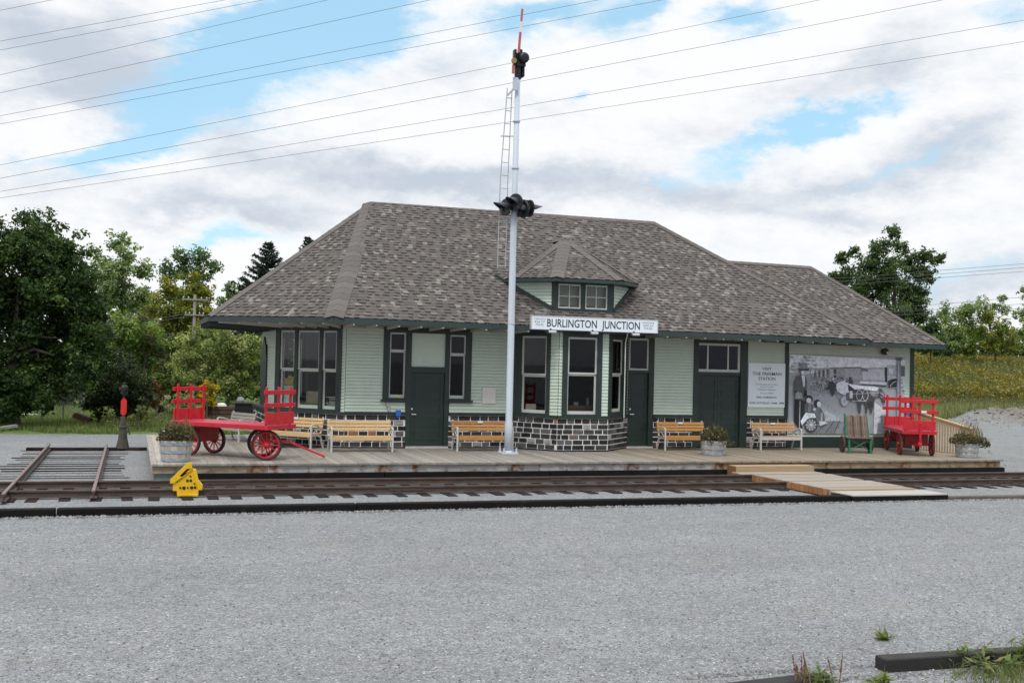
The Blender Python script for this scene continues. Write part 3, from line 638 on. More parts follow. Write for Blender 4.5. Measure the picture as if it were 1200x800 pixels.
def eave_edge(pts, inner, closed_name, parent, hz=.15, drop=.015):
    fa, so = MB(), MB()
    for i in range(len(pts)-1):
        a, b = Vector(pts[i]), Vector(pts[i+1]); d = (b-a).normalized(); nrm_ = Vector((d.y, -d.x, 0))
        c = Vector((12, 35, 0))-(a+b)/2; nrm_ = nrm_ if nrm_.dot(c) > 0 else -nrm_      # inward
        o = -nrm_*.012; i_ = nrm_*.03
        fa.hexa([a+o-Vector((0, 0, hz)), b+o-Vector((0, 0, hz)), b+i_-Vector((0, 0, hz)), a+i_-Vector((0, 0, hz)), a+o-Vector((0, 0, drop)), b+o-Vector((0, 0, drop)), b+i_-Vector((0, 0, drop)), a+i_-Vector((0, 0, drop))])
    for a, b, c, d in inner: so.quad([a, b, c, d])
    f = fa.build('fascia', FASCIA, parent, fixn=True); so.build('soffit', SOFFIT, parent); return f
W8 = ngon8(3.65)
def dn(p, z=SOF): return (p[0], p[1], z)
def lowr(p, k=.14): return (p[0], p[1], p[2]-k)
soff = [(lowr(EA), lowr(FR), dn((22.03, YW)), dn((5.69, YW))), (lowr(EB), lowr(EA), dn((5.69, YW)), dn((3.96, 33.38))), (lowr(EC), lowr(EB), dn((3.96, 33.38)), dn((3.96, 37.22))), (lowr(ED), lowr(EC), dn((3.96, 37.22)), dn((5.69, 38.95)))]
eave_edge([EC, EB, EA, FR, BRr], soff, 'main', roof)
eave_edge([(22.03, 30.7, 3.885), xr, xb], [(lowr(xf), lowr(xr), (XE, YW, SOF), (18.5, YW, SOF)), (lowr(xr), lowr(xb), (24.7, 39.5, SOF), (24.7, YW, SOF))], 'ext', roof2)
# rafter tails: pale ends under the fascia
RT = mat('pale rafter end', (.50, .50, .46), .6, .15); x = 5.6
def rafter(a, b, wd=.05):
    mb = MB(); mb.bar(a, b, wd, .075); mb.build('rafter_tail', RT, roof)
while x < 21.9:
    if not (10.7 < x < 14.4): rafter((x, 30.11, eave_z(x)-.155), (x, 31.6, 3.83))
    x += .62
for k in range(6):
    t = (k+.5)/6; a = Vector(EB).lerp(Vector(EA), t); b = A45.p(LEN45*(1-t), 3.83, .02); rafter(a-Vector((0, 0, .155))+Vector((.02, .02, 0)), b)
DKB = TRIM
for k in range(7):        # left end: dark outlookers under the deep overhang
    t = (k+.3)/7; a = Vector(EB).lerp(Vector(EC), t); mb = MB(); mb.bar(a-Vector((-.02, 0, .2)), (3.96, a.y, 3.78), .07, .12); mb.build('rafter_tail', TRIM, roof)
for x in (22.9, 23.7, 24.5):
    mb = MB(); mb.bar((x, 30.73, 3.73), (x, 31.6, 3.83), .05, .07); mb.build('rafter_tail', RT, roof2)
# ------------------------------------------------------------------ dormer
DX, DY = 12.45, 33.04
def d8(ap, z): return [(DX+ap*sx, DY+ap*sy, z) for sx, sy in ((-1, .4142), (-1, -.4142), (-.4142, -1), (.4142, -1), (1, -.4142), (1, .4142))]
wv = d8(2.29, 0)
dm = MB()
def roof_z(y): return eave_z(DX)+(y-30.1)*(ZR-eave_z(DX))/5.2
DC1 = Fr(wv[1], (wv[2][0]-wv[1][0], wv[2][1]-wv[1][1])); DC2 = Fr(wv[4], (wv[3][0]-wv[4][0], wv[3][1]-wv[4][1])); DF = Fr(wv[2], (1, 0))
cl = math.hypot(wv[2][0]-wv[1][0], wv[2][1]-wv[1][1]); dw = wv[3][0]-wv[2][0]
ZD = 5.36
siding(dm, DC1, 0, cl, 4.35, ZD); dormer = dm.build('dormer', SIDING, station); dm = MB(); siding(dm, DC2, 0, cl, 4.35, ZD); dm.build('dormer_side', SIDING, dormer)
hh = [(.17, .88, 4.56, 5.27), (dw-.88, dw-.17, 4.56, 5.27)]
tb = trim_block(DF, hh, -.03, dw+.03, 4.34, ZD, .03)
for fr in (DC1, DC2):    # sloping trim along the roof line
    a, b = fr.p(0, 0, .03), fr.p(cl, 0, .03); tb.bar((a[0], a[1], roof_z(a[1])+.03), (b[0], b[1], roof_z(b[1])+.05), .05, .15)
tb.build('dormer_trim', TRIM, dormer)
for i, (a, b, c, e) in enumerate(hh):
    mb = MB(); f = .045
    DF.box(mb, a, b, c, c+f, -.03, .0); DF.box(mb, a, b, e-f, e, -.03, 0); DF.box(mb, a, a+f, c+f, e-f, -.03, 0); DF.box(mb, b-f, b, c+f, e-f, -.03, 0)
    DF.box(mb, (a+b)/2-.012, (a+b)/2+.012, c+f, e-f, -.028, -.004); DF.box(mb, a+f, b-f, (c+e)/2-.012, (c+e)/2+.012, -.029, -.005)
    s = mb.build('dormer_window', SASH, dormer); 
g = MB(); [DF.quad(g, a, b, c, e, -.02) for a, b, c, e in hh]; g.build('dormer_glass', GLASS, dormer)
g = MB(); DF.box(g, .05, dw-.05, 4.4, 5.33, -.22, -.18); g.build('dormer_back', mat('painted sky reflection', (.50, .48, .42), .9, .12), dormer)  # pale board behind the panes, coloured to imitate reflected sky
ev = [(x, y, ZD+.05) for x, y in ((10.18, 32.4), (10.5, 31.3), (11.47, 30.34), (13.5, 30.34), (14.45, 31.3), (14.78, 32.4))]; ap = (DX+.3, DY, 6.86)
dr = MB()
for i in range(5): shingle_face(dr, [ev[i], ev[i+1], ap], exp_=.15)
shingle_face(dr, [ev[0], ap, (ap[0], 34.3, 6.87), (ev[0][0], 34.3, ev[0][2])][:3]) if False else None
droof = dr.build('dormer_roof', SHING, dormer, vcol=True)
cp = MB(); ns = [nrm(ev[i], ev[i+1], ap) for i in range(5)]
for i in range(1, 5): cap_strip(cp, ev[i], ap, .2 if i in (2, 3) else .15, ns[i-1], ns[i])
cap_strip(cp, ap, (ap[0], 34.1, 6.87), .15, Vector((-.6, 0, 1)), Vector((.6, 0, 1)))
dcap = cp
for c in cp.c: pass
cp.build('dormer_cap', SHING, dormer, vcol=True)
fa = MB()
for i in range(5):
    a, b = Vector(ev[i]), Vector(ev[i+1]); fa.bar(a-Vector((0, 0, .06)), b-Vector((0, 0, .06)), .03, .09)
    c = Vector((DX, DY, ZD-.06)); fa.quad([a-Vector((0, 0, .1)), b-Vector((0, 0, .1)), c])
fa.build('dormer_eave', FASCIA, dormer)
vl = MB()
for k in (0, 4):
    pass
# ------------------------------------------------------------------ platform
plat = thing('platform', 'long low plank platform with weathered edge boards and tarred timber below', 'platform', (12, 28, 0))
PL = [(.24, .218, .188), (.262, .238, .206), (.215, .197, .172), (.285, .26, .228), (.25, .22, .182)]
dk = MB(); x = .47
while x < 24.42:
    wd = .14; y1 = 36.9 if x < 3.35 else YW+.1; t = jit(random.choice(PL), .04)
    if x > 13: t = (t[0]*.96, t[1]*.89, t[2]*.78)
    if x < 1.0: t = tuple(k*1.35 for k in t)
    dk.box(x, min(x+wd-.005, 24.44), 27.115-random.uniform(0, .05), y1, ZP-.045, ZP+random.uniform(-.003, .003), t); x += wd
dk.build('deck', WOODG, plat, vcol=True)
x = .5
for x1, c in ((3.1, (.31, .25, .18)), (6.6, (.40, .38, .36)), (9.9, (.38, .36, .345)), (13.0, (.385, .36, .345)), (15.05, (.40, .38, .345)), (18.4, (.35, .25, .155)), (21.6, (.36, .26, .165)), (24.4, (.31, .235, .155))):
    mb = MB(); mb.box(x, x1-.006, 27.17, 27.21, .205, ZP-.05, c); mb.build('edge_board', WOODX, plat, vcol=True); x = x1
mb = MB(); mb.box(.5, .54, 27.22, 36.9, .18, ZP-.05, (.42, .36, .28)); mb.build('edge_board', WOODX, plat, vcol=True)
mb = MB(); mb.box(24.40, 24.44, 27.22, 31.7, .18, ZP-.05, (.38, .29, .19)); mb.build('edge_board', WOODX, plat, vcol=True)
x = 1.35
for x1 in (5.9, 10.2, 15.2, 20, 24.55):
    mb = MB(); mb.box(x, x1-.015, 27.12, 27.36, -.02, .20); mb.build('timber', TAR, plat, bevel=.012); x = x1
mb = MB(); mb.box(.58, 1.0, 27.25, 27.5, 0, .38); mb.build('post', mat('green grey post', (.17, .22, .19), .8, .3), plat)
# ------------------------------------------------------------------ railway track
def rail_mesh(mb, p, q, top=.175, h=.15):
    p, q = Vector(p), Vector(q); d = (q-p).normalized(); s = Vector((-d.y, d.x, 0))
    prof = [(-.066, 0), (.066, 0), (.066, .012), (.012, .03), (.01, h-.045), (.036, h-.036), (.036, h-.004), (.030, h), (-.030, h), (-.036, h-.004), (-.036, h-.036), (-.01, h-.045), (-.012, .03), (-.066, .012)]
    z0 = top-h
    A = [p+s*a+Vector((0, 0, z0+b-p.z)) for a, b in prof]
    mb.prism([tuple(k) for k in A], q-p)
track = thing('railway_track', 'rusty railway track running along the platform edge', 'track', (12, 25, 0))
for y in (24.36, 26.05):
    mb = MB(); rail_mesh(mb, (-70, y, 0), (110, y, 0)); r = mb.build('rail', RUST, track, fixn=True)
    hd = MB(); hd.box(-70, 110, y-.027, y+.027, .1755, .1775); hd.build('rail_head', RAILTOP, r)
    for jx in (1.6, 9.8 if y > 25 else 5.4, 17.6, 13.2 if y > 25 else 21.5):
        jb = MB(); jb.box(jx, jx+.8, y-.028, y-.012, .065, .13)
        for k in range(4): jb.lathe((jx+.1+k*.2, y-.03, .098), [(.016, 0), (.016, -.02), (0, -.022)], 6, axis='y')
        jb.build('joint_bar', RUST, r)
TIE = mat('old dark sleeper', (.026, .021, .019), .95, .45, (5, 5, 5), .4, 30, stain=((.07, .05, .037), 1.2, .56, .72), spec=.1)
tb = MB(); tb.box(-.11, .11, 23.86, 26.6, -.08, .045); tie = tb.build('tie', TIE, track, bevel=.012); ty = ORG[tie.name]
tpl = MB(); tx0 = -6.2; ties = [tie]
for i in range(58):
    x = tx0+i*.56+random.uniform(-.06, .06)
    o = tie if i == 0 else tie.copy()
    if i: C.objects.link(o); o.parent = track
    o.location = (x-12, ty[1]-25+random.uniform(-.09, .06), ty[2]-random.uniform(.012, .036)); o.rotation_euler = (0, 0, random.uniform(-.03, .03))
# crossing track
ctrack = thing('crossing_track', 'short length of rusty track meeting the main line at a right angle', 'track', (-1.4, 30, 0))
for x, y0, nm in ((-2.27, 23.55, 0), (-.66, 23.9, 1)):
    mb = MB(); rail_mesh(mb, (x, y0, 0), (x, 36.3, 0), top=.20); r = mb.build('rail', RUST, ctrack, fixn=True)
    hd = MB(); hd.box(x-.030, x+.030, y0+.02, 36.28, .2005, .2035); hd.build('rail_head', mat('pale rusted rail head', (.19, .125, .115), .55, .25, (8, 3, 8), .1, 60), r)
for i in range(16):
    y = 27.0+i*.61+random.uniform(-.14, .14); mb = MB(); a = -3.1+random.uniform(-.2, .45); b = .02+random.uniform(-.3, .05)
    z = random.uniform(.006, .03); q_ = random.uniform(.022, .05); mb.box(a, b, y-q_, y+q_, -.08, z); o = mb.build('tie', mat('half buried dark sleeper', (.018, .015, .014), .95, .4, (5, 5, 5), .4, 30, spec=.05), ctrack, bevel=.012)
mb = MB(); mb.box(-2.9, .5, 36.2, 36.42, -.06, .09); mb.build('tie', TIE, ctrack, bevel=.012)
# kerb timber in front of the track
x = -30.0; kcol = 0
for i, x1 in enumerate((-24, -18, -12, -6, -1.2, 4.2, 9.8, 15.35)):
    mb = MB(); mb.box(x, x1-.02, 21.66, 21.9, -.05, .145); k = mb.build('kerb_timber', TAR, bevel=.015, fixn=True)
    tag(k, ['tarred timber outside the picture, far left', 'tarred timber outside the picture on the left', 'tarred kerb timber before the crossing track outside the picture', 'tarred kerb timber just outside the left picture edge', 'black kerb timber at the left picture edge in front of the crossing track', 'black kerb timber in front of the yellow rail stop', 'black kerb timber in front of the track below the signal mast', 'black kerb timber ending at the plank crossing'][i], 'timber', 'tarred timbers along the track'); x = x1
    if i < 4: bpy.data.objects.remove(k)
x = 18.0
for i, x1 in enumerate((20.3, 23.2, 30)):
    mb = MB(); mb.box(x, x1-.03, 21.68, 21.86, -.05, .085); k = mb.build('kerb_timber', mat('brown worn timber', (.11, .09, .07), .85, .4, (2, 9, 9), .3, 40), bevel=.015, fixn=True)
    tag(k, ['brown worn kerb timber right after the plank crossing', 'brown worn kerb timber below the right end of the platform', 'brown worn kerb timber running out of the right picture edge'][i], 'timber', 'tarred timbers along the track'); x = x1
WOODC = mat('plank crossing board', vcol=True, rough=.85, var=.18, scale=(1.2, 18, 16), bump=.2, bscale=50)
# plank crossing
cr = thing('plank_crossing', 'tan plank walkway crossing the rails in three panels to the platform step', 'crossing', (16.5, 24.5, 0))
def planks(name, x0, x1, y0, y1, z0, z1, parent, n, cols, lip=None):
    mb = MB(); h = (y1-y0)/n
    for k in range(n): mb.box(x0+random.uniform(-.02, .02), x1+random.uniform(-.02, .02), y0+k*h+.004, y0+(k+1)*h-.004, z0, z1+random.uniform(-.003, .003), jit(random.choice(cols), .08))
    for k in range(n): mb.box(x0-.03, x0-.02, y0+k*h+.012, y0+(k+1)*h-.012, z0+.01, z1-.008, jit((.30, .135, .055), .3))
    return mb.build(name, WOODC, parent, vcol=True)
TAN = [(.305, .262, .215), (.335, .288, .24), (.28, .245, .205)]; ORN = [(.42, .20, .09), (.36, .18, .08)]
step = planks('step', 15.3, 17.7, 26.66, 27.10, .0, .335, cr, 2, [(.36, .26, .16)])
planks('crossing_panel', 15.15, 17.7, 26.13, 26.64, .02, .185, cr, 3, TAN)
planks('crossing_panel', 15.38, 17.7, 24.44, 25.96, .02, .185, cr, 8, TAN)
pa = planks('crossing_panel', 15.36, 17.72, 22.55, 24.28, .02, .19, cr, 9, TAN)
mb = MB(); mb.box(15.38, 17.72, 22.50, 22.545, .04, .19, (.40, .285, .17)); mb.build('crossing_edge', WOODC, cr, vcol=True)
mb = MB(); mb.box(15.37, 17.95, 21.62, 21.98, -.05, .13); mb.build('crossing_timber', TAR, cr); mb = MB(); mb.box(15.37, 17.95, 21.62, 22.48, .132, .155, (.36, .345, .32)); mb.build('landing_board', WOODC, cr, vcol=True)
# ------------------------------------------------------------------ signal mast
MX, MY = 9.89, 29.65
mast = thing('signal_mast', 'tall pale grey tubular railway signal mast with red and white arm at its top', 'signal mast', (MX, MY, ZP))
mb = MB(); mb.tube([(MX, MY, ZP+.02), (MX, MY, 1.28), (MX, MY, 1.31), (MX, MY, 6.9), (MX+.005, MY, 6.95), (MX+.02, MY, 10.8)], [.112, .112, .096, .092, .084, .072], 22)
pole = mb.build('pole', ALU, mast, smooth=False)
for p in pole.data.polygons: p.use_smooth = len(p.vertices) == 4
mb = MB(); mb.box(MX-.23, MX+.23, MY-.23, MY+.23, ZP, ZP+.035); mb.lathe((MX, MY, ZP+.035), [(.15, 0), (.115, .06), (.0, .06)], 18); mb.build('base_plate', ALU, mast, bevel=.008)
for sx, sy in ((-1, -1), (1, -1), (-1, 1), (1, 1)):
    mb = MB(); mb.lathe((MX+.18*sx, MY+.18*sy, ZP+.035), [(.025, 0), (.025, .13), (0, .14)], 8); mb.lathe((MX+.18*sx, MY+.18*sy, ZP+.035), [(.05, 0), (.05, .05), (.026, .05)], 6); mb.build('anchor_bolt', ALU, mast)
for z in (4.0, 6.9, 8.3, 9.6):
    mb = MB(); mb.lathe((MX+.01, MY, z), [(.07, 0), (.105, .0), (.105, .035), (.07, .035)], 16); mb.build('clamp_band', ALU, mast)
lad = MB()
LY = MY+.12
for sx in (-.40, -.17):
    lad.tube([(MX+sx, LY, 5.55), (MX+sx*.95, LY, 8), (MX+sx*.60+.0, LY, 10.55)], .014, 6)
z = 5.6
while z < 10.5:
    t = max(0, (z-8)/2.55); k = 0.95-.35*t if z > 8 else 1-.05*(z-5.55)/2.45
    lad.tube([(MX-.40*k, LY, z), (MX-.17*k, LY, z)], .011, 6); z += .36
lad.build('ladder', mat('galvanised ladder', (.42, .44, .46), .45, .1, metal=.5), mast)
for z in (6.85, 9.2):
    mb = MB(); mb.bar((MX-.4, LY, z), (MX+.0, LY, z+.03), .03, .03); mb.build('ladder_bracket', ALU, mast)
# mechanism at the top
mb = MB(); mb.lathe((MX+.02, MY, 10.8), [(.09, 0), (.098, .03), (.10, .34), (.08, .36)], 16); mb.build('collar', DKMETAL, mast)
mb = MB(); mb.box(MX-.08, MX+.2, MY-.15, MY+.15, 11.12, 11.50); mb.lathe((MX+.12, MY-.14, 11.36), [(.15, 0), (.15, -.1), (.11, -.14), (0, -.15)], 14, axis='y'); mb.box(MX-.16, MX-.09, MY-.2, MY-.02, 11.13, 11.58); mb.box(MX-.03, MX+.09, MY-.17, MY-.10, 11.38, 11.60); mb.box(MX+.12, MX+.19, MY-.1, MY+.1, 10.86, 11.12)
mb.build('mechanism_box', DKMETAL, mast, bevel=.02, fixn=True)
mb = MB(); mb.lathe((MX-.18, MY-.2, 11.24), [(.075, 0), (.075, -.05), (0, -.05)], 12, axis='y'); mb.build('spectacle_glass', mat('amber lens', (.30, .19, .06), .2, .1), mast)
mb = MB(); mb.box(MX-.23, MX-.17, MY-.25, MY-.21, 10.88, 11.1); mb.build('arm_tail', mat('faded signal red', (.46, .11, .10), .5, .15), mast)
W_ = mat('faded signal white', (.70, .68, .66), .5, .1); FRD = MATS['faded signal red']
def blade_(name, z0, z1, material, parent):
    f = lambda z: (MX-.045+.075*(z-11.62)/1.18, .036-.010*(z-11.62)/1.18); (a, wa), (b, wb) = f(z0), f(z1); mb = MB()
    mb.hexa([(a-wa, MY-.25, z0), (a+wa, MY-.25, z0), (a+wa, MY-.23, z0), (a-wa, MY-.23, z0), (b-wb, MY-.25, z1), (b+wb, MY-.25, z1), (b+wb, MY-.23, z1), (b-wb, MY-.23, z1)]); return mb.build(name, material, parent)
a1 = blade_('signal_arm', 11.48, 12.04, FRD, mast); blade_('arm_stripe', 12.04, 12.34, W_, a1); blade_('arm_tip', 12.34, 12.69, FRD, a1)
mb = MB(); mb.box(MX-.16, MX-.02, MY-.16, MY-.1, 10.45, 10.8); mb.bar((MX-.12, MY-.12, 10.5), (MX-.24, LY, 10.35), .03, .05); mb.build('bracket', ALU, mast)
# lamp cluster with hoods at mid height
def signal_lamp(c, ang, parent, r=.2):
    ca, sa = math.cos(R_(ang)), math.sin(R_(ang)); D = Vector((ca, sa, 0)); S = Vector((-sa, ca, 0)); Z = Vector((0, 0, 1)); c = Vector(c)
    mb = MB(); n = 20
    def ring(rr, dd): return [c+D*dd+S*rr*math.cos(2*math.pi*k/n)+Z*rr*math.sin(2*math.pi*k/n) for k in range(n)]
    prof = [(.09, -.17), (.11, -.15), (.11, -.05), (r*1.2, -.04), (r*1.2, -.0), (r*.6, .005), (r*.55, -.02)]
    rs = [ring(a, b) for a, b in prof]
    for i in range(len(rs)-1):
        for k in range(n): mb.quad([rs[i][k], rs[i][(k+1) % n], rs[i+1][(k+1) % n], rs[i+1][k]])
    mb.quad(list(reversed(rs[0]))); mb.quad(rs[-1]); o = mb.build('signal_lamp', DKMETAL, parent, fixn=True)
    hb = MB(); m_ = 11     # cut-off hood over the lens
    for k in range(m_-1):
        t0, t1 = math.pi*k/(m_-1), math.pi*(k+1)/(m_-1); rr = r*.66
        L0, L1 = .08+.32*math.sin(t0), .08+.32*math.sin(t1)
        p = [c+S*rr*math.cos(t0)+Z*rr*math.sin(t0), c+S*rr*math.cos(t1)+Z*rr*math.sin(t1)]
        q = [p[0]+D*L0-Z*.04, p[1]+D*L1-Z*.04]; k_ = 1.06
        hb.quad([p[0], p[1], q[1], q[0]]); hb.quad([c+(p[0]-c)*k_, c+(q[0]-c)*1.0+(p[0]-c)*.06, c+(q[1]-c)+(p[1]-c)*.06, c+(p[1]-c)*k_])
        hb.quad([q[0], q[1], c+(q[1]-c)+(p[1]-c)*.06, c+(q[0]-c)+(p[0]-c)*.06])
    hb.build('lamp_hood', mat('dark blue grey hood', (.035, .042, .058), .4, .15), o, fixn=True)
    return o
for c, a in (((MX-.26, MY-.0, 7.22), 200), ((MX-.06, MY-.26, 7.34), 215), ((MX+.20, MY-.22, 7.16), 190), ((MX+.44, MY-.10, 7.22), 12)):
    signal_lamp(c, a, mast)
mb = MB(); mb.tube([(MX-.3, MY-.12, 7.2), (MX+.45, MY-.12, 7.2)], .035, 8); mb.tube([(MX+.16, MY-.1, 7.42), (MX+.42, MY-.1, 7.42)], .03, 8); mb.box(MX+.1, MX+.26, MY-.2, MY+.05, 6.98, 7.44); mb.build('lamp_bracket', DKMETAL, mast)
# ------------------------------------------------------------------ signs and fittings on the station
SX0, SX1, SY = 10.58, 14.52, 29.98
sg = thing('station_sign', 'long white name board along the eave above the bay window', 'sign', (12.55, SY, 3.9))
SF = Fr((SX0, SY), (1, 0)); SLN = SX1-SX0
def sz(u): return -.012*u/SLN*2
mb = MB(); SF.box(mb, 0.035, SLN-.02, 3.91, 4.275, -.10, 0); mb.build('board', WHITE, sg)
mb = MB(); SF.box(mb, 0, .035, 3.895, 4.29, -.11, .012); SF.box(mb, SLN-.02, SLN, 3.895, 4.29, -.11, .012); SF.box(mb, .035, SLN-.02, 4.275, 4.29, -.11, .012); SF.box(mb, .035, SLN-.02, 3.895, 3.91, -.11, .012); mb.build('frame', mat('sign frame aluminium', (.55, .57, .58), .35, .05, metal=.4), sg)
text('lettering', 'BURLINGTON', SF, .49, 2.01, 3.985, 4.20, .003, TEXTM, sg, .012); text('lettering', 'JUNCTION', SF, 2.16, 3.36, 3.985, 4.20, .003, TEXTM, sg, .012)
for (s, u0, u1, z0, z1) in (('TORONTO', .09, .44, 4.165, 4.215), ('426.77', .10, .42, 4.085, 4.137), ('MILES', .15, .38, 4.005, 4.057), ('WINDSOR', 3.42, 3.82, 4.165, 4.215), ('200.64', 3.46, 3.79, 4.085, 4.137), ('MILES', 3.50, 3.76, 4.005, 4.057)):
    text('small_lettering', s, SF, u0, u1, z0, z1, .003, TEXTG, sg)
LAMPM = mat('satin steel lamp', (.62, .63, .63), .3, .05, metal=.5)
for x, lb in ((11.17, 'small steel lamp under the left part of the name board'), (12.45, 'small steel lamp under the middle of the name board'), (13.74, 'small steel lamp under the right part of the name board')):
    t = thing('sign_lamp', lb, 'lamp', (x, SY-.12, 3.82), group='lamps under the name board')
    mb = MB(); mb.box(x-.12, x+.12, SY-.2, SY-.06, 3.80, 3.87); mb.build('lamp_body', LAMPM, t, bevel=.015)
    mb = MB(); mb.bar((x, SY-.08, 3.86), (x, SY-.02, 3.93), .03, .03); mb.build('bracket', DKMETAL, t)
    mb = MB(); mb.box(x-.20, x-.11, SY-.19, SY-.07, 3.81, 3.86); mb.build('end_cap', DKMETAL, t)
mb = MB(); mb.tube([(13.60, 30.06, 3.9), (13.62, 30.25, 3.6), (13.62, 30.25, 1.42)], .016, 8); mb.build('sign_rod', mat('pale conduit', (.6, .6, .58), .5), sg)
# visitor sign
vt = thing('visitor_sign', 'tall white information board with dark lettering on the wall right of the double door', 'sign', (19.17, YW-.04, 2.4))
mb = MB(); FW.box(mb, 18.50, 19.83, 1.72, 3.12, .022, .05); mb.build('board', WHITE, vt)
for i, (s, u0, u1, z0, z1, mm) in enumerate((('VISIT', 18.98, 19.33, 2.905, 2.985, TEXTM), ('THE FREEMAN', 18.64, 19.69, 2.735, 2.83, TEXTM), ('STATION', 18.86, 19.47, 2.585, 2.68, TEXTM),
        ('Burlington Junction', 18.78, 19.55, 2.425, 2.475, TEXTG), ('Grand Trunk', 18.93, 19.40, 2.345, 2.395, TEXTG), ('Railway Station', 18.84, 19.48, 2.255, 2.315, TEXTG), ('Circa 1906', 18.92, 19.40, 2.145, 2.20, TEXTG),
        ('FREE ADMISSION', 18.79, 19.52, 2.01, 2.065, TEXTM), ('OPEN SATURDAY 10AM - 4PM', 18.54, 19.79, 1.825, 1.885, TEXTM))):
    text('lettering', s, FW, u0, u1, z0, z1, .052, mm, vt, .012 if mm is TEXTM else 0)
mb = MB(); FW.box(mb, 9.71, 10.11, 1.73, 2.2, .02, .05); nb = mb.build('notice_board', mat('blank notice paper', (.70, .67, .62), .6, .06)); tag(nb, 'small blank off-white notice panel on the clapboard left of the bay', 'notice')
mb = MB(); FW.box(mb, 7.13, 7.27, 1.36, 1.52, .09, .16); FW.box(mb, 7.16, 7.24, 1.30, 1.36, .07, .12); nb = mb.build('blue_box', mat('blue plastic', (.02, .13, .55), .4, .1)); tag(nb, 'small blue box on the stone beside the narrow door', 'box')
mb = MB(); FW.box(mb, 6.91, 6.97, 1.47, 1.66, .02, .07); FW.box(mb, 6.87, 6.93, 1.62, 1.72, .02, .08); nb = mb.build('tap', mat('grey fitting', (.4, .38, .36), .5)); tag(nb, 'small grey pipe fitting on the clapboard above the blue box', 'fitting')
mb = MB(); q0 = FW.px(1057.5, 479); q1 = FW.px(1065, 487); FW.box(mb, q0[0], q1[0], q1[1], q0[1], .02, .035); nb = mb.build('wall_plate', mat('bright blue plate', (.035, .17, .55), .5, .05)); tag(nb, 'small bright blue plate on the wall behind the right wagon', 'plate')
fx = thing('floodlight', 'round dark floodlight with pale lens high on the wall above the mural', 'lamp', (23.5, YW, 3.55))
u_, z_ = FW.px(1034, 412); cc = FW.p(u_, z_, .12); mb = MB(); mb.lathe(cc, [(.0, .09), (.09, .08), (.115, .0), (.115, -.07), (.09, -.09)], 14, axis='y'); mb.bar(FW.p(u_, z_, .0), cc, .04, .04); mb.build('housing', mat('brown black lamp housing', (.03, .02, .018), .5), fx)
mb = MB(); mb.lathe((cc[0]+.05, cc[1]-.08, cc[2]-.03), [(.05, 0.0), (.04, -.03), (0, -.045)], 12, axis='y'); mb.build('lens', mat('pale lens', (.6, .58, .55), .2), fx)
# papers and box in the triple window
tag_s = thing('closed_sign', 'small white lettered card in the lower right pane of the triple window', 'sign', tuple(A45.p(.55, 1.7, -.1)))
mb = MB(); A45.box(mb, .355, .735, 1.60, 1.83, -.105, -.10); mb.build('card', mat('dark card', (.03, .03, .03), .5), tag_s); mb = MB(); A45.box(mb, .355, .735, 1.83, 1.85, -.107, -.097); mb.build('card_edge', SASH, tag_s)
AF = Fr(A45.p(2.9, 0), (1, -1)); 
def ua(u): return 2.9-u
for s, u0, u1, z0, z1 in (('Sorry', .40, .60, 1.765, 1.82), ("we're", .40, .60, 1.695, 1.745), ('CLOSED', .37, .72, 1.61, 1.685)):
    text('lettering', s, AF, ua(u1), ua(u0), z0, z1, -.094, mat('white lettering', (.75, .76, .76), .5), tag_s, .01)
mb = MB(); mb.hexa([A45.p(u, z, d) for z in (1.60, 1.98) for u, d in ((1.02, -.5), (1.55, -.5), (1.55, -.25), (1.02, -.25))]); bx = mb.build('cardboard_box', mat('beige carton', (.46, .38, .27), .8), bevel=.03, fixn=True); tag(bx, 'beige carton standing inside the middle pane of the triple window', 'box')
mb = MB(); A45.box(mb, 1.86, 2.22, 1.62, 2.12, -.11, -.105); pp = mb.build('window_poster', mat('pale poster', (.55, .60, .62), .6, .3, (9, 9, 9))); tag(pp, 'pale poster in the lower left pane of the triple window', 'poster')
mb = MB(); A45.box(mb, 1.85, 2.2, 2.14, 2.34, -.11, -.105); pp = mb.build('window_card', mat('yellow card', (.42, .32, .06), .6, .3, (9, 9, 9))); tag(pp, 'yellow card above the poster in the triple window', 'poster')
for fr, u, z, lb in ((FW, 7.22, 1.885, 'small yellow sticker on the sash left of the narrow door'), (BR, 1.0, 1.60, 'small yellow sticker on the right bay sash')):
    mb = MB(); fr.box(mb, u, u+.08, z, z+.055, -.04, -.035); o = mb.build('sticker', mat('yellow sticker', (.75, .62, .02), .5)); tag(o, lb, 'sticker', 'yellow window stickers')
# ------------------------------------------------------------------ mural
mu = thing('mural', 'large greyscale painted panel of an old station scene with horse and waggons on the wall', 'mural', (22.2, YW-.04, 2.1))
mb = MB(); MUX0, MUX1, MUZ0, MUZ1 = 19.985, 24.40, .885, 3.425
FW.box(mb, MUX0, MUX1, MUZ0, MUZ1, .02, .045); mb.build('panel', mat('mural ground grey', (.40, .43, .47), .5, .1, (2, 2, 2), .03), mu)
pm = MB(); lay = [0]
def sh(pts, g, zoom=3, tint=(.90, .985, 1.08)):
    lay[0] += 1; d = .0462+lay[0]*.00012
    ox, s = (920, 7.275) if zoom == 3 else (980, 7.275)
    w3 = []
    for X, Y in pts:
        u, z = FW.px(ox+X/s, 405+Y/s); w3.append(FW.p(min(max(u, MUX0+.005), MUX1-.005), min(max(z, MUZ0+.005), MUZ1-.005), d))
    g = min(.86, (g**1.3)*1.75); pm.quad(w3, tuple(g*t for t in tint))
def ell(cx, cy, rx, ry, g, zoom=3, n=14, a0=0, a1=360): sh([(cx+rx*math.cos(R_(a0+(a1-a0)*k/n)), cy+ry*math.sin(R_(a0+(a1-a0)*k/n))) for k in range(n+(a1 != 360))], g, zoom)
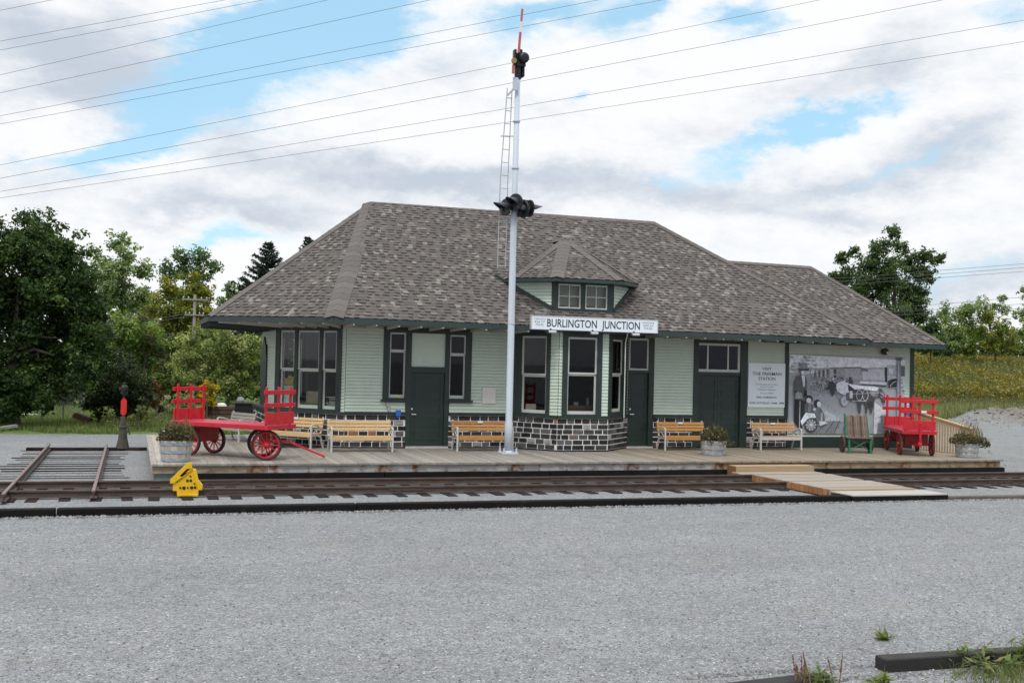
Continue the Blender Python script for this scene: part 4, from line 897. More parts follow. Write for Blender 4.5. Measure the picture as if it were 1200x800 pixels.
def line(pts, wd, g, zoom=3):
    for (x0, y0), (x1, y1) in zip(pts[:-1], pts[1:]):
        l_ = math.hypot(x1-x0, y1-y0) or 1; nx, ny = -(y1-y0)/l_*wd/2, (x1-x0)/l_*wd/2
        sh([(x0+nx, y0+ny), (x1+nx, y1+ny), (x1-nx, y1-ny), (x0-nx, y0-ny)], g, zoom)
sh([(30, 70), (1030, 125), (1030, 190), (30, 190)], .62)           # sky band
sh([(30, 190), (500, 190), (1030, 200), (1030, 330), (200, 440), (30, 330)], .30)
rs_ = random.Random(3)
for k in range(60): x, y = rs_.uniform(35, 250), rs_.uniform(95, 240); ell(x, y, rs_.uniform(6, 24), rs_.uniform(5, 14), rs_.uniform(.28, .55), n=8)
sh([(210, 240), (365, 200), (365, 280), (210, 300)], .24)
for k in range(8): x = 225+k*18; sh([(x, 215-k*2), (x+9, 213-k*2), (x+9, 262), (x, 265)], .08 if k % 2 else .4)
sh([(365, 195), (495, 190), (495, 275), (365, 275)], .25); sh([(372, 202), (402, 202), (402, 268), (372, 268)], .36); sh([(410, 200), (425, 200), (425, 270), (410, 270)], .06); sh([(432, 198), (488, 196), (488, 268), (432, 270)], .33)
for k in range(8): line([(434+k*7, 198), (434+k*7, 268)], 1.6, .24)
sh([(495, 190), (635, 185), (635, 295), (495, 280)], .36)
for k in range(18): line([(500+k*8, 195), (500+k*8, 285)], 1.5, .27)
sh([(490, 183), (640, 180), (640, 190), (490, 193)], .12)
line([(365, 190), (500, 184)], 5, .15); line([(350, 190), (355, 150)], 3, .2)
sh([(205, 188), (412, 183), (415, 308), (205, 300)], .34, 4); sh([(215, 205), (400, 200), (402, 292), (215, 288)], .44, 4); sh([(205, 188), (265, 200), (260, 222), (205, 215)], .18, 4)
for k in range(9): line([(217, 208+k*9), (400, 204+k*9)], 1.4, .34, 4)
sh([(402, 183), (422, 183), (424, 335), (408, 330)], .05, 4); sh([(190, 300), (420, 310), (420, 335), (190, 322)], .52, 4); sh([(200, 322), (415, 335), (415, 352), (200, 335)], .12, 4)
sh([(425, 165), (580, 165), (580, 260), (425, 255)], .36, 4); sh([(440, 195), (475, 195), (475, 235), (440, 235)], .5, 4); sh([(535, 165), (578, 180), (578, 260), (535, 260)], .13, 4); sh([(425, 255), (580, 262), (580, 380), (425, 350)], .42, 4)
for k in range(14): ell(rs_.uniform(535, 575), rs_.uniform(270, 390), 9, 7, rs_.uniform(.12, .55), 4, 7)
sh([(200, 440), (340, 480), (560, 640), (560, 750), (180, 750), (250, 600)], .42)      # road
sh([(170, 400), (330, 470), (560, 640), (520, 660), (300, 520), (180, 460)], .34)
sh([(345, 640), (560, 640), (560, 752), (150, 752), (240, 690)], .22)
for a, b in (((410, 640), (330, 752)), ((455, 640), (405, 752)), ((505, 640), (480, 752)), ((360, 645), (250, 752)), ((550, 645), (550, 752))): line([a, b], 5, .05)
sh([(480, 640), (500, 640), (478, 752), (415, 752)], .27)
for k in range(260):     # crowd, carts and barrels of the middle distance, loose brush marks
    x = rs_.uniform(205, 560); y = rs_.gauss(330, 36)-(x-205)*.02; s = rs_.uniform(3, 13); g = rs_.choice([.05, .09, .14, .2, .3, .45, .6]); a = rs_.uniform(0, 3.14)
    sh([(x+s*math.cos(a), y+s*.8*math.sin(a)), (x-s*.4*math.sin(a), y+s*.5*math.cos(a)), (x-s*math.cos(a), y-s*.8*math.sin(a)), (x+s*.4*math.sin(a), y-s*.5*math.cos(a))], g)
for k in range(16): x = 225+k*16; line([(x, 335+k*2), (x+rs_.uniform(-3, 3), 385+k*3)], 2.5, .12)
sh([(355, 310), (395, 300), (420, 340), (410, 385), (385, 440), (378, 380), (355, 370)], .07)
sh([(420, 325), (470, 300), (530, 318), (530, 420), (480, 415), (430, 390)], .52); line([(440, 330), (455, 400)], 3, .35); line([(490, 320), (495, 405)], 3, .38)
sh([(520, 330), (560, 320), (575, 370), (560, 400), (525, 380)], .07); ell(546, 275, 9, 12, .12); sh([(530, 288), (560, 288), (568, 345), (522, 345)], .10)
line([(420, 395), (440, 450), (560, 470)], 4, .2); ell(492, 470, 36, 45, .3); ell(492, 470, 29, 38, .45)
for k in range(8): line([(492, 470), (492+30*math.cos(k*.785), 470+38*math.sin(k*.785))], 2.5, .25)
sh([(505, 400), (580, 395), (580, 470), (505, 465)], .14); sh([(535, 385), (560, 385), (560, 445), (535, 445)], .5)
# horse
sh([(80, 320), (190, 340), (300, 345), (345, 355), (330, 385), (140, 372)], .62, 4)
sh([(128, 372), (200, 366), (262, 376), (330, 386), (352, 362), (372, 368), (395, 402), (406, 462), (392, 490), (376, 478), (366, 436), (340, 430), (316, 442), (305, 500), (286, 572), (270, 572), (268, 522), (252, 524), (246, 574), (234, 574), (228, 490), (200, 482), (192, 572), (174, 572), (166, 482), (150, 470), (128, 452)], .10, 4)
sh([(265, 380), (330, 390), (352, 366), (340, 425), (312, 440), (280, 420)], .26, 4); sh([(374, 375), (390, 405), (385, 440), (370, 400)], .22, 4); sh([(240, 482), (300, 470), (298, 520), (250, 520)], .07, 4)
for cx, cy, rx, ry in ((182, 420, 26, 44), (232, 420, 24, 46)):
    for k in range(12): a0, a1 = k*.5236, (k+1)*.5236; line([(cx+rx*math.cos(a0), cy+ry*math.sin(a0)), (cx+rx*math.cos(a1), cy+ry*math.sin(a1))], 5, .42, 4)
line([(120, 470), (240, 470)], 6, .4, 4); line([(120, 410), (350, 400)], 4, .4, 4); line([(355, 395), (395, 430)], 4, .5, 4); line([(362, 430), (398, 455)], 4, .5, 4); line([(300, 440), (345, 405)], 4, .06, 4)
sh([(430, 300), (452, 285), (498, 278), (498, 352), (450, 350), (428, 358)], .05, 4); line([(440, 345), (470, 310), (495, 305)], 5, .5, 4)
sh([(310, 480), (420, 560), (430, 760), (300, 752)], .50, 4); sh([(360, 590), (430, 585), (430, 750), (330, 752), (335, 655), (360, 650)], .24, 4)
for k in range(5): line([(335+k*4, 608+k*30), (430, 604+k*30)], 3, .12, 4)
line([(372, 590), (372, 650)], 3, .12, 4); line([(402, 650), (402, 700)], 3, .12, 4)
# pillar
sh([(505, 128), (535, 128), (532, 640), (500, 640)], .22, 4); sh([(508, 128), (516, 128), (512, 640), (504, 640)], .36, 4); sh([(496, 100), (545, 100), (545, 110), (536, 128), (504, 128), (496, 110)], .14, 4); line([(496, 104), (545, 104)], 4, .04, 4); line([(502, 125), (540, 125)], 4, .05, 4)
# standing man
sh([(66, 452), (118, 455), (116, 715), (60, 640)], .04); sh([(118, 445), (172, 440), (168, 560), (115, 640), (135, 705), (104, 710)], .05); line([(112, 470), (106, 705)], 7, .36)
sh([(85, 262), (122, 245), (158, 258), (172, 300), (168, 395), (178, 425), (152, 470), (70, 452), (60, 395), (66, 310)], .12); sh([(75, 390), (130, 400), (135, 450), (72, 452)], .28); sh([(124, 250), (152, 252), (154, 335), (142, 355)], .55); sh([(150, 375), (172, 380), (165, 430), (140, 435)], .04)
ell(141, 222, 21, 27, .42); ell(134, 228, 10, 17, .55); sh([(98, 196), (190, 190), (182, 212), (108, 214)], .10); sh([(112, 150), (170, 146), (176, 194), (108, 198)], .24); ell(75, 392, 11, 10, .05)
# two children on a handcart
ell(190, 452, 32, 32, .06); ell(186, 466, 22, 24, .48); sh([(150, 495), (180, 485), (215, 500), (240, 548), (228, 568), (150, 566)], .14); sh([(185, 492), (205, 495), (200, 560), (180, 560)], .24)
sh([(160, 568), (236, 575), (252, 612), (200, 612), (150, 650), (128, 675), (116, 640)], .62); ell(258, 490, 29, 33, .06); ell(272, 496, 16, 25, .56); sh([(238, 525), (290, 528), (318, 585), (325, 640), (290, 655), (258, 650), (244, 600), (225, 548)], .17); sh([(290, 560), (306, 580), (300, 650), (286, 650)], .36)
ell(235, 540, 13, 12, .5); sh([(270, 640), (330, 645), (345, 660), (280, 680)], .5); line([(330, 520), (345, 655)], 2.5, .5)
ell(205, 672, 56, 58, .06); ell(205, 672, 47, 49, .20)
for k in range(10): line([(205, 672), (205+48*math.cos(k*.628), 672+50*math.sin(k*.628))], 4, .48)
ell(205, 672, 10, 10, .5)
MPAINT = mat('mural paint', vcol=True, rough=.5, var=.32, scale=(9, 9, 9), bump=.03, spec=.3, detail=9)
pm.build('painting', MPAINT, mu, vcol=True)
# ------------------------------------------------------------------ benches
SLATS = {'pale pine slat': (.55, .375, .19), 'orange pine slat': (.43, .215, .066), 'brown pine slat': (.34, .16, .07), 'grey old slat': (.32, .28, .24), 'white old slat': (.52, .465, .41), 'tan pine slat': (.46, .27, .13), 'dull red slat': (.24, .12, .08)}
for k_, v_ in SLATS.items(): mat(k_, v_, .65, .22, (2, 16, 16), .1, 50, stain=(tuple(x*.6 for x in v_), 2.5, .6, .8))
def bench(label, loc, rz, L_, backs, seats, plaque=False, group='slatted benches on the platform'):
    b = thing('park_bench', label, 'bench', loc, rz, group, local=True)
    h = L_/2
    for s in (-1, 1):
        x = s*(h-.03); mb = MB(); wd = .05
        P = [(x, 0, .0), (x, 0.005, .40), (x, .01, .60), (x, .04, .655), (x, .10, .665), (x, .25, .64), (x, .40, .58), (x, .46, .50)]
        for p, q in zip(P[:-1], P[1:]): mb.bar(p, q, wd, .05, up=(0, 1, 0) if abs(q[2]-p[2]) > abs(q[1]-p[1]) else (0, 0, 1))
        P = [(x, .02, .36), (x, .2, .37), (x, .38, .34), (x, .45, .30), (x, .50, .15), (x, .57, .0)]
        for p, q in zip(P[:-1], P[1:]): mb.bar(p, q, wd*.9, .05, up=(0, 1, .2))
        mb.bar((x, .42, .33), (x, .56, .86), wd*.9, .045, up=(0, 1, 0)); mb.bar((x, .06, .40), (x, .40, .62), .02, .02)
        mb.build('leg', BENCHM, b, bevel=.006)
    for i, m_ in enumerate(backs):
        z = .60+i*.093; y = .47+i*.025; mb = MB(); mb.bar((-h-.02, y, z), (h+.02, y, z), .03, .083, up=(0, .28, 1)); mb.build('back_slat', MATS[m_], b, bevel=.006)
    for i, m_ in enumerate(seats):
        y = .025+i*.125; z = .395 if i else .365; mb = MB()
        if i == 0: mb.box(-h, h, y-.035, y-.005, z-.05, z+.045)
        else: mb.box(-h, h, y-.06, y+.05, z, z+.032)
        mb.build('seat_slat', MATS[m_], b, bevel=.006)
    for x in (-h*.45, 0, h*.45):
        mb = MB(); mb.bar((x, .03, .355), (x, .42, .355), .02, .02); mb.build('seat_brace', BENCHM, b)
    if plaque:
        mb = MB(); mb.box(-.09, .06, .47, .505, .775, .83); mb.build('plaque', mat('white plaque', (.7, .7, .68), .4), b)
    return b
pp, oo, br_, gg, ww, tt, dr_ = 'pale pine slat', 'orange pine slat', 'brown pine slat', 'grey old slat', 'white old slat', 'tan pine slat', 'dull red slat'
bench('pale pine bench with grey legs against the stone base left of the narrow door', (5.93, 30.2, ZP), 0, 1.72, [pp, pp, pp], [pp, pp, pp, pp])
bench('orange slatted bench partly behind the signal mast', (9.45, 30.38, ZP), 0, 1.68, [oo, oo, br_], [oo, oo, dr_, oo], True)
bench('orange slatted bench between the bay and the middle planter', (15.86, 30.55, ZP), 0, 1.55, [oo, oo, oo], [oo, oo, oo, oo], True)
bench('bench with tan back and worn white seat slat below the visitor sign', (19.12, 30.62, ZP), 0, 1.5, [tt, tt, tt], [ww, gg, dr_, tt], True)
a45 = math.atan2(-1, 1)
bench('pale pine bench set at an angle under the triple window behind the red wagon', (4.10, 31.93, ZP), a45, 1.8, [pp, pp, pp], [pp, pp, pp, pp], True)
bench('weathered grey bench at the left corner of the station', (2.72, 34.3, ZP), math.radians(-65), 1.35, [gg, gg, gg], [gg, gg, gg, gg])
# ------------------------------------------------------------------ baggage wagons
def wagon(label, loc, rz, steer, wf, wr, tongue_up, tyre, ww_=1.15, zd=.86, rh=.92):
    t = thing('baggage_wagon', label, 'wagon', loc, rz, 'red station baggage wagons', local=True)
    L2, W2, ZD_ = 1.5, ww_/2, zd
    mb = MB(); n = 8
    for k in range(n):
        y0 = -W2+k*2*W2/n; mb.box(-L2, L2, y0+.004, y0+2*W2/n-.004, ZD_-.03, ZD_+random.uniform(-.003, .003))
    d = mb.build('deck', mat('shiny red deck with pink patches', (.50, .03, .065), .36, .2, (1.5, 12, 6), .08, 40, stain=((.58, .16, .2), 2.4, .55, .8), spec=.55), t, bevel=.004)  # paler pink patches mixed into the deck red
    mb = MB(); mb.box(-L2, L2, -W2, -W2+.05, ZD_-.11, ZD_-.032); mb.box(-L2, L2, W2-.05, W2, ZD_-.11, ZD_-.032)
    for x in (-L2, -.9, 0, .9, L2-.06): mb.box(x, x+.06, -W2+.052, W2-.052, ZD_-.11, ZD_-.034)
    mb.build('chassis', RED, t, bevel=.005)
    for s in (-1, 1):
        x = s*(L2-.08); mb = MB()
        for k in range(3):
            y0 = -W2+.02+k*(2*W2-.04)/3; mb.box(x-.022, x+.022, y0+.003, y0+(2*W2-.04)/3-.003, ZD_+.012, ZD_+.30)
        r = mb.build('end_rack', RED, t, bevel=.004)
        for y in (-W2+.1, 0, W2-.1):
            mb = MB(); mb.box(x-s*.045-.02, x-s*.045+.02, y-.035, y+.035, ZD_-.08, ZD_+rh); mb.build('rack_post', RED, r, bevel=.005)
        for z in (rh-.44, rh-.13):
            mb = MB(); mb.box(x-.02, x+.02, -W2-.04, W2+.04, ZD_+z-.05, ZD_+z+.05); mb.build('rack_rail', RED, r, bevel=.005)
    if tongue_up:
        mb = MB(); mb.box(L2-.06, L2-.055, .12, .24, ZD_+.56, ZD_+.66)
    def wheel(x, y, r, st, par):
        ca, sa = math.cos(st), math.sin(st)
        def loc_(p):   # wheel built round its own centre in xz plane, turned by st
            return (x+p[0]*ca-p[1]*sa, y+p[0]*sa+p[1]*ca, r+p[2])
        def ring(mb, r0, r1, w, n=28):
            for k in range(n):
                a, b = 2*math.pi*k/n, 2*math.pi*(k+1)/n
                P = [loc_((rr*math.cos(q), yy, rr*math.sin(q))) for rr in (r0, r1) for yy in (-w, w) for q in (a, b)]
                i0a, i0b, i1a, i1b, o0a, o0b, o1a, o1b = P[0], P[1], P[2], P[3], P[4], P[5], P[6], P[7]
                mb.quad([o0a, o0b, o1b, o1a]); mb.quad([i0b, i0a, i1a, i1b]); mb.quad([i0a, i0b, o0b, o0a]); mb.quad([i1b, i1a, o1a, o1b])
        mb = MB(); ring(mb, r*.77, r*.85, .022)
        for k in range(12):
            a = 2*math.pi*k/12; mb.tube([loc_((.05*math.cos(a), 0, .05*math.sin(a))), loc_((r*.82*math.cos(a), 0, r*.82*math.sin(a)))], [.017, .012], 6)
        hb = [loc_((0, yy, 0)) for yy in (-.09, -.075, -.05, .05, .075)]; mb.tube(hb, [.03, .045, .062, .062, .045], 12)
        o = mb.build('wheel', RED if not tongue_up else REDDARK, par, fixn=True)
        mb = MB(); ring(mb, r*.85, r, .03); mb.build('tyre', tyre, o, fixn=True)
    for x, st, r in ((-.98, 0, wr), (.98, steer, wf)):
        ca, sa = math.cos(st), math.sin(st); tk = .47
        mb = MB(); mb.tube([(x+sa*tk, -ca*tk, r), (x-sa*tk, ca*tk, r)], .026, 8); mb.build('axle', REDDARK, t)
        mb = MB(); mb.hexa([(x+ca*a-sa*b, sa*a+ca*b, z) for z in (r-.03 if x > 0 else .36, ZD_-.115) for a, b in ((-.10 if x > 0 else -.26, -.34), (.10 if x > 0 else .26, -.34), (.10 if x > 0 else .26, .34), (-.10 if x > 0 else -.26, .34))]); mb.build('bolster', REDDARK, t, bevel=.01)
        for s in (-1, 1): wheel(x-sa*s*tk, ca*s*tk, r, st, t)
    ca, sa = math.cos(steer), math.sin(steer); P = lambda a, b, z: (.98+ca*a-sa*b, sa*a+ca*b, z)
    mb = MB()
    if tongue_up:
        mb.bar(P(.1, 0, .33), P(.5, 0, .33), .09, .07); mb.bar(P(.58, .0, .28), P(.63, .0, 1.02), .06, .05, up=(1, 0, 0)); mb.bar(P(.5, 0, .35), P(.6, 0, .4), .1, .1)
        for s in (-1, 1): mb.bar(P(.05, s*.2, .33), P(.5, s*.03, .34), .04, .04)
    else:
        mb.bar(P(.1, 0, .42), P(.62, 0, .44), .07, .06)
        for s in (-1, 1): mb.bar(P(.05, s*.22, .42), P(.45, s*.03, .43), .05, .05)
        mb.bar(P(.55, 0, .44), P(1.50, 0, .05), .045, .05); mb.bar(P(1.46, -.12, .055), P(1.46, .12, .055), .035, .035)
    mb.build('tongue', RED, t, bevel=.005)
    if tongue_up:
        mb = MB(); x = L2-.08; mb.box(x+.022, x+.03, .05, .2, ZD_+.53, ZD_+.60); mb.build('label_plate', mat('white plaque', (.7, .7, .68), .4), t)
    return t
wagon('red baggage wagon with lowered tongue at the left end of the platform', (2.43, 29.03, ZP), R_(-44), R_(44), .37, .35, False, TYRE)
wagon('red baggage wagon seen end-on with its tongue raised, on the right end of platform', (23.06, 29.62, ZP), R_(-116), 0, .33, .32, True, RUSTTYRE, 1.0, .77, 1.0)
# ------------------------------------------------------------------ half-barrel planters
def planter(label, x, y, r, h, seed, plants, wob=1.0):
    t = thing('barrel_planter', label, 'planter', (x, y, ZP), 0, 'half barrel planters with late summer plants', local=True); q = random.Random(seed)
    mb = MB(); n = 26
    zs = [0, .07*h, .25*h, .32*h, .6*h, .67*h, .9*h, h]
    for k in range(n):
        a0, a1 = 2*math.pi*k/n, 2*math.pi*(k+1)/n; g = q.uniform(.8, 1.15)
        c = q.choice([(.42, .37, .30), (.46, .42, .36), (.38, .33, .27)]); c = tuple(v*g for v in c)
        for i in range(len(zs)-1):
            f = lambda z: r*(.87+.13*math.sin(min(1, z/h*1.05)*math.pi*.5))
            r0, r1 = f(zs[i]), f(zs[i+1]); hoop = i in (1, 3, 5) and i != 1
            cc = (.22, .26, .30) if i in (2, 4) and False else c
            mb.quad([(r0*math.cos(a0), r0*math.sin(a0), zs[i]), (r0*math.cos(a1), r0*math.sin(a1), zs[i]), (r1*math.cos(a1), r1*math.sin(a1), zs[i+1]), (r1*math.cos(a0), r1*math.sin(a0), zs[i+1])], cc)
    b = mb.build('barrel', BARREL, t, vcol=True)
    for z in (.12, .48, .84):
        rr = r*(.87+.13*math.sin(min(1, z*1.05)*math.pi*.5)); hb = MB(); hb.lathe((0, 0, z*h-.035), [(rr+.004, 0), (rr+.009, 0), (rr+.011, .07), (rr+.004, .07)], 26); hb.build('hoop', mat('blue grey hoop', (.27, .32, .37), .55, .35, (6, 6, 20), .1), b)
    mb = MB(); mb.lathe((0, 0, h-.06), [(r-.03, 0), (0, .01)], 20); mb.build('soil', mat('dark potting soil', (.05, .04, .03), .95, .3), t)
    vv, cc = [], []
    for (px_, py_, pr, ph, nn, kind) in plants:
        for i in range(nn):
            a = q.uniform(0, 6.28); rr = pr*math.sqrt(q.random()); z = h-.03+ph*(q.random()**.8)*(1-.5*(rr/pr)**2)+ (0 if kind != 'hang' else -.12*q.random())
            p = Vector((px_+rr*math.cos(a)*1.05, py_+rr*math.sin(a), z)); s = q.uniform(.022, .05)
            d1 = Vector((q.gauss(0, 1), q.gauss(0, 1), q.gauss(.3, .6))).normalized(); d2 = d1.cross(Vector((q.gauss(0, 1), q.gauss(0, 1), q.gauss(0, 1)))).normalized()
            if kind == 'grass': d1 = Vector((q.gauss(0, .25), q.gauss(0, .25), 1)).normalized(); d2 = d1.cross(Vector((q.gauss(0, 1), q.gauss(0, 1), 0))).normalized(); s1, s2 = q.uniform(.08, .18), .006; col = q.choice([(.13, .12, .06), (.18, .14, .08), (.12, .11, .05), (.22, .17, .10), (.10, .12, .05)])
            else: s1, s2 = s, s*.6; col = q.choice([(.05, .075, .025), (.07, .09, .03), (.09, .08, .035), (.13, .06, .045), (.06, .05, .03), (.10, .11, .05)])
            if kind == 'leaf' and q.random() < .03: col = (.40, .38, .34)
            vv += [p-d1*s1, p+d2*s2, p+d1*s1, p-d2*s2]; cc += [jit(col, .2)]*4
    leafmesh('plant', vv, cc, GRASSM, t)
    return t
def leafmesh(name, vv, cc, material, parent):
    a = np.array([tuple(v) for v in vv], np.float32); n = len(a)//4; c = a.mean(0)
    me = bpy.data.meshes.new(name); me.vertices.add(len(a)); me.vertices.foreach_set('co', (a-c).ravel())
    me.loops.add(n*4); me.loops.foreach_set('vertex_index', np.arange(n*4, dtype=np.int32)); me.polygons.add(n)
    me.polygons.foreach_set('loop_start', np.arange(0, n*4, 4, dtype=np.int32)); me.update(calc_edges=True)
    at = me.color_attributes.new('Col', 'FLOAT_COLOR', 'POINT'); col = np.ones((len(a), 4), np.float32); col[:, :3] = np.array(cc); at.data.foreach_set('color', col.ravel())
    me.materials.append(material); o = bpy.data.objects.new(name, me); C.objects.link(o)
    par = np.zeros(3)
    if parent is not None: o.parent = parent; par = ORG[parent.name]
    o.location = c-par; ORG[o.name] = c.astype(float); return o
planter('half-barrel planter with brownish grassy plants in front of the left wagon', 1.03, 27.80, .37, .50, 1, [(0, 0, .38, .46, 900, 'leaf'), (.1, 0, .32, .55, 320, 'grass'), (0, 0, .43, .18, 240, 'leaf')])
planter('half-barrel planter with round tangled plant in front of the double door', 15.92, 29.05, .36, .42, 2, [(0, 0, .38, .48, 900, 'leaf'), (0, 0, .38, .44, 300, 'grass'), (.1, -.1, .43, .12, 200, 'hang')])
planter('half-barrel planter with trailing red-brown plants at the right end of the platform', 23.92, 28.02, .34, .42, 3, [(-.1, 0, .42, .34, 700, 'leaf'), (.1, 0, .36, .70, 380, 'grass'), (.38, -.05, .32, .3, 520, 'hang')])
# ------------------------------------------------------------------ yellow rail stop
ys = thing('rail_stop', 'yellow painted steel rail stop bolted to the near rail', 'rail stop', (1.1, 24.2, .1))
YF = Fr((1.1, 24.27), (1, 0))
def ypoly(name, pts, d, th, par, material=YELLOW):
    mb = MB(); P = []
    for X, Y in pts:
        u, z = YF.px(190+X/14.55, 535+Y/14.55); P.append(tuple(YF.p(u, z, d)))
    mb.prism(P, Vector(YF.N)*th); return mb.build(name, material, par, bevel=.005, fixn=True)
pl = ypoly('side_plate', [(180, 580), (185, 445), (500, 190), (580, 205), (585, 280), (620, 380), (690, 470), (685, 565), (618, 572), (615, 655), (255, 660), (245, 580)], 0, .03, ys)
ypoly('wedge_bar', [(132, 448), (135, 385), (435, 95), (500, 92), (512, 190), (420, 200), (300, 320), (340, 345), (470, 235), (520, 205), (200, 450)], .032, .03, ys)
for i, (X, Y, rr) in enumerate(((248, 402, 24), (430, 402, 22), (487, 402, 22), (483, 330, 15), (550, 455, 14), (308, 524, 17), (371, 527, 28), (435, 522, 15), (502, 522, 27), (560, 520, 21))):
    u, z = YF.px(190+X/14.55, 535+Y/14.55); p = YF.p(u, z, .026 if X > 260 else .03); mb = MB(); mb.lathe(p, [(rr/14.55*.0183, 0), (rr/14.55*.0183, -.012), (rr/14.55*.012, -.012), (rr/14.55*.010, -.028), (0, -.03)], 10, axis='y'); mb.build('bolt', BLACK, pl)
ypoly('foot_plate', [(250, 630), (615, 630), (610, 662), (255, 665)], .04, .05, ys); ypoly('brace', [(520, 215), (580, 210), (620, 390), (690, 480), (680, 560), (620, 565), (560, 420)], .034, .012, ys)
ypoly('slot_cover', [(300, 335), (345, 348), (470, 235), (455, 210), (420, 205)], -.002, .003, ys, BLACK)
# ------------------------------------------------------------------ switch stand
SWX, SWY = -.21, 36.34
sw = thing('switch_stand', 'dark conical switch stand with red target and black lamp by the crossing track', 'switch stand', (SWX, SWY, .05))
mb = MB()
mb.lathe((SWX, SWY, .06), [(.205, 0), (.19, .05), (.135, .3), (.105, .60), (.125, .62), (.125, .67), (.10, .69), (.065, .95), (.03, .98)], 8)
mb.build('pedestal', mat('weathered iron', (.06, .055, .045), .8, .35), sw)
mb = MB(); mb.tube([(SWX, SWY, 1.0), (SWX, SWY, 1.72)], .022, 8); mb.build('spindle', DKMETAL, sw)
mb = MB(); mb.prism([(SWX-.085, SWY-.03, 1.12), (SWX-.03, SWY-.03, 1.06), (SWX+.05, SWY-.03, 1.08), (SWX+.085, SWY-.03, 1.15), (SWX+.085, SWY-.03, 1.50), (SWX+.03, SWY-.03, 1.58), (SWX-.03, SWY-.03, 1.58), (SWX-.085, SWY-.03, 1.5)], (0, .02, 0)); mb.build('target', mat('red target enamel', (.62, .025, .02), .4, .1), sw, fixn=True)
mb = MB(); mb.lathe((SWX, SWY, 1.68), [(.04, 0), (.105, .05), (.105, .24), (.075, .28), (.045, .31), (.05, .36), (0, .37)], 12)
for a in range(4): mb.lathe((SWX+.105*math.cos(a*1.57), SWY+.105*math.sin(a*1.57), 1.84), [(.055, 0), (.055, -.04), (0, -.05)], 10, axis='y' if a % 2 else 'x')
mb.build('lamp', DKMETAL, sw)
mb = MB(); mb.bar((SWX+.15, SWY-.1, .70), (SWX+.2, SWY-.25, .5), .03, .03); mb.build('lever', DKMETAL, sw)
# ------------------------------------------------------------------ green two-wheel hand truck
ht = thing('hand_truck', 'green framed two-wheel hand truck with old wood slats leaning upright', 'hand truck', (21.2, 29.6, ZP), R_(-18), local=True)
GRN = mat('green truck paint', (.012, .15, .075), .45, .15, (6, 6, 6), .06)
OLDW = mat('old brown slats', (.16, .112, .082), .85, .4, (16, 16, 3), .2, 40); IRN = mat('rusty strap', (.09, .05, .04), .8, .3)
for s in (-1, 1):
    mb = MB(); mb.bar((s*.36, .10, .30), (s*.33, .36, 1.18), .05, .06, up=(0, 1, 0)); mb.build('handle', GRN, ht)
    mb = MB(); mb.bar((s*.33, -.16, 0), (s*.33, -.12, .46), .055, .07, up=(0, 1, 0)); mb.bar((s*.33, -.12, .44), (s*.35, .18, .44), .05, .05); mb.bar((s*.33, -.2, .015), (s*.33, -.06, .015), .09, .03); mb.build('leg', GRN, ht)
    mb = MB(); mb.lathe((s*.43, .22, .25), [(.0, -.03), (.25, -.03), (.25, .03), (0, .03)], 22, axis='x'); mb.build('wheel', mat('brown iron wheel', (.085, .05, .04), .8, .3), ht, fixn=True)
for k in range(6):
    x = -.27+k*.108; mb = MB(); mb.bar((x, .07, .44), (x, .27, 1.12+(.03 if k % 2 else 0)), .085, .025, up=(0, 1, 0)); mb.build('slat', OLDW, ht)
for k in range(2):
    x = -.12+k*.24; mb = MB(); mb.bar((x, .045, .44), (x, .245, 1.13), .05, .012, up=(0, 1, 0)); mb.build('strap', IRN, ht)
mb = MB(); mb.box(-.4, .4, -.2, .06, .455, .485); mb.build('toe_board', OLDW, ht)
mb = MB(); mb.tube([(-.31, -.12, .42), (.31, -.12, .08)], .012, 6); mb.tube([(.31, -.12, .42), (-.31, -.12, .08)], .012, 6); mb.build('cross_brace', GRN, ht)
mb = MB(); mb.tube([(-.43, .22, .25), (.43, .22, .25)], .022, 8); mb.build('axle', IRN, ht)
# ------------------------------------------------------------------ ramp railing
rr = thing('ramp_railing', 'new yellow timber railing of close balusters beyond the right wagon', 'railing', (25, 31, 0))
mb = MB(); mb.bar((25.0, 28.95, 1.20), (25.0, 33.2, 1.84), .13, .05); mb.bar((24.97, 28.98, 1.12), (24.97, 33.2, 1.75), .04, .10); mb.build('top_rail', LUMBER, rr)
y = 29.05; k = 0
while y < 33:
    z = 1.10+(y-28.95)*.15; mb = MB(); mb.box(24.92, 24.955, y, y+.05, .22+(y-28.95)*.02, z); mb.build('baluster', LUMBER, rr); y += .128
for y in (29.0, 31.0, 33.0):
    mb = MB(); mb.box(24.99, 25.08, y, y+.09, -.05, 1.12+(y-28.95)*.15); mb.build('post', LUMBER, rr)
mb = MB(); mb.box(24.965, 24.985, 29.0, 33.1, .22, .40); mb.build('bottom_rail', LUMBER, rr)
# ------------------------------------------------------------------ timbers at the bottom of the picture
def tim(x0, y0, x1, y1, w, h, label):
    mb = MB(); mb.bar((x0, y0, h/2-.03), (x1, y1, h/2-.03), w, h); o = mb.build('railway_sleeper', mat('creosoted sleeper', (.020, .018, .017), .75, .5, (3, 9, 9), .3, 30, stain=((.07, .06, .055), 3, .6, .8)), bevel=.012); tag(o, label, 'timber', 'sleepers edging the gravel'); return o
tim(7.06, 9.44, 9.6, 9.36, .19, .16, 'black creosoted sleeper lying at the bottom right corner of the gravel')
tim(5.0, 9.02, 6.22, 9.15, .20, .12, 'sunken sleeper end beside the reddish weeds at the bottom edge')
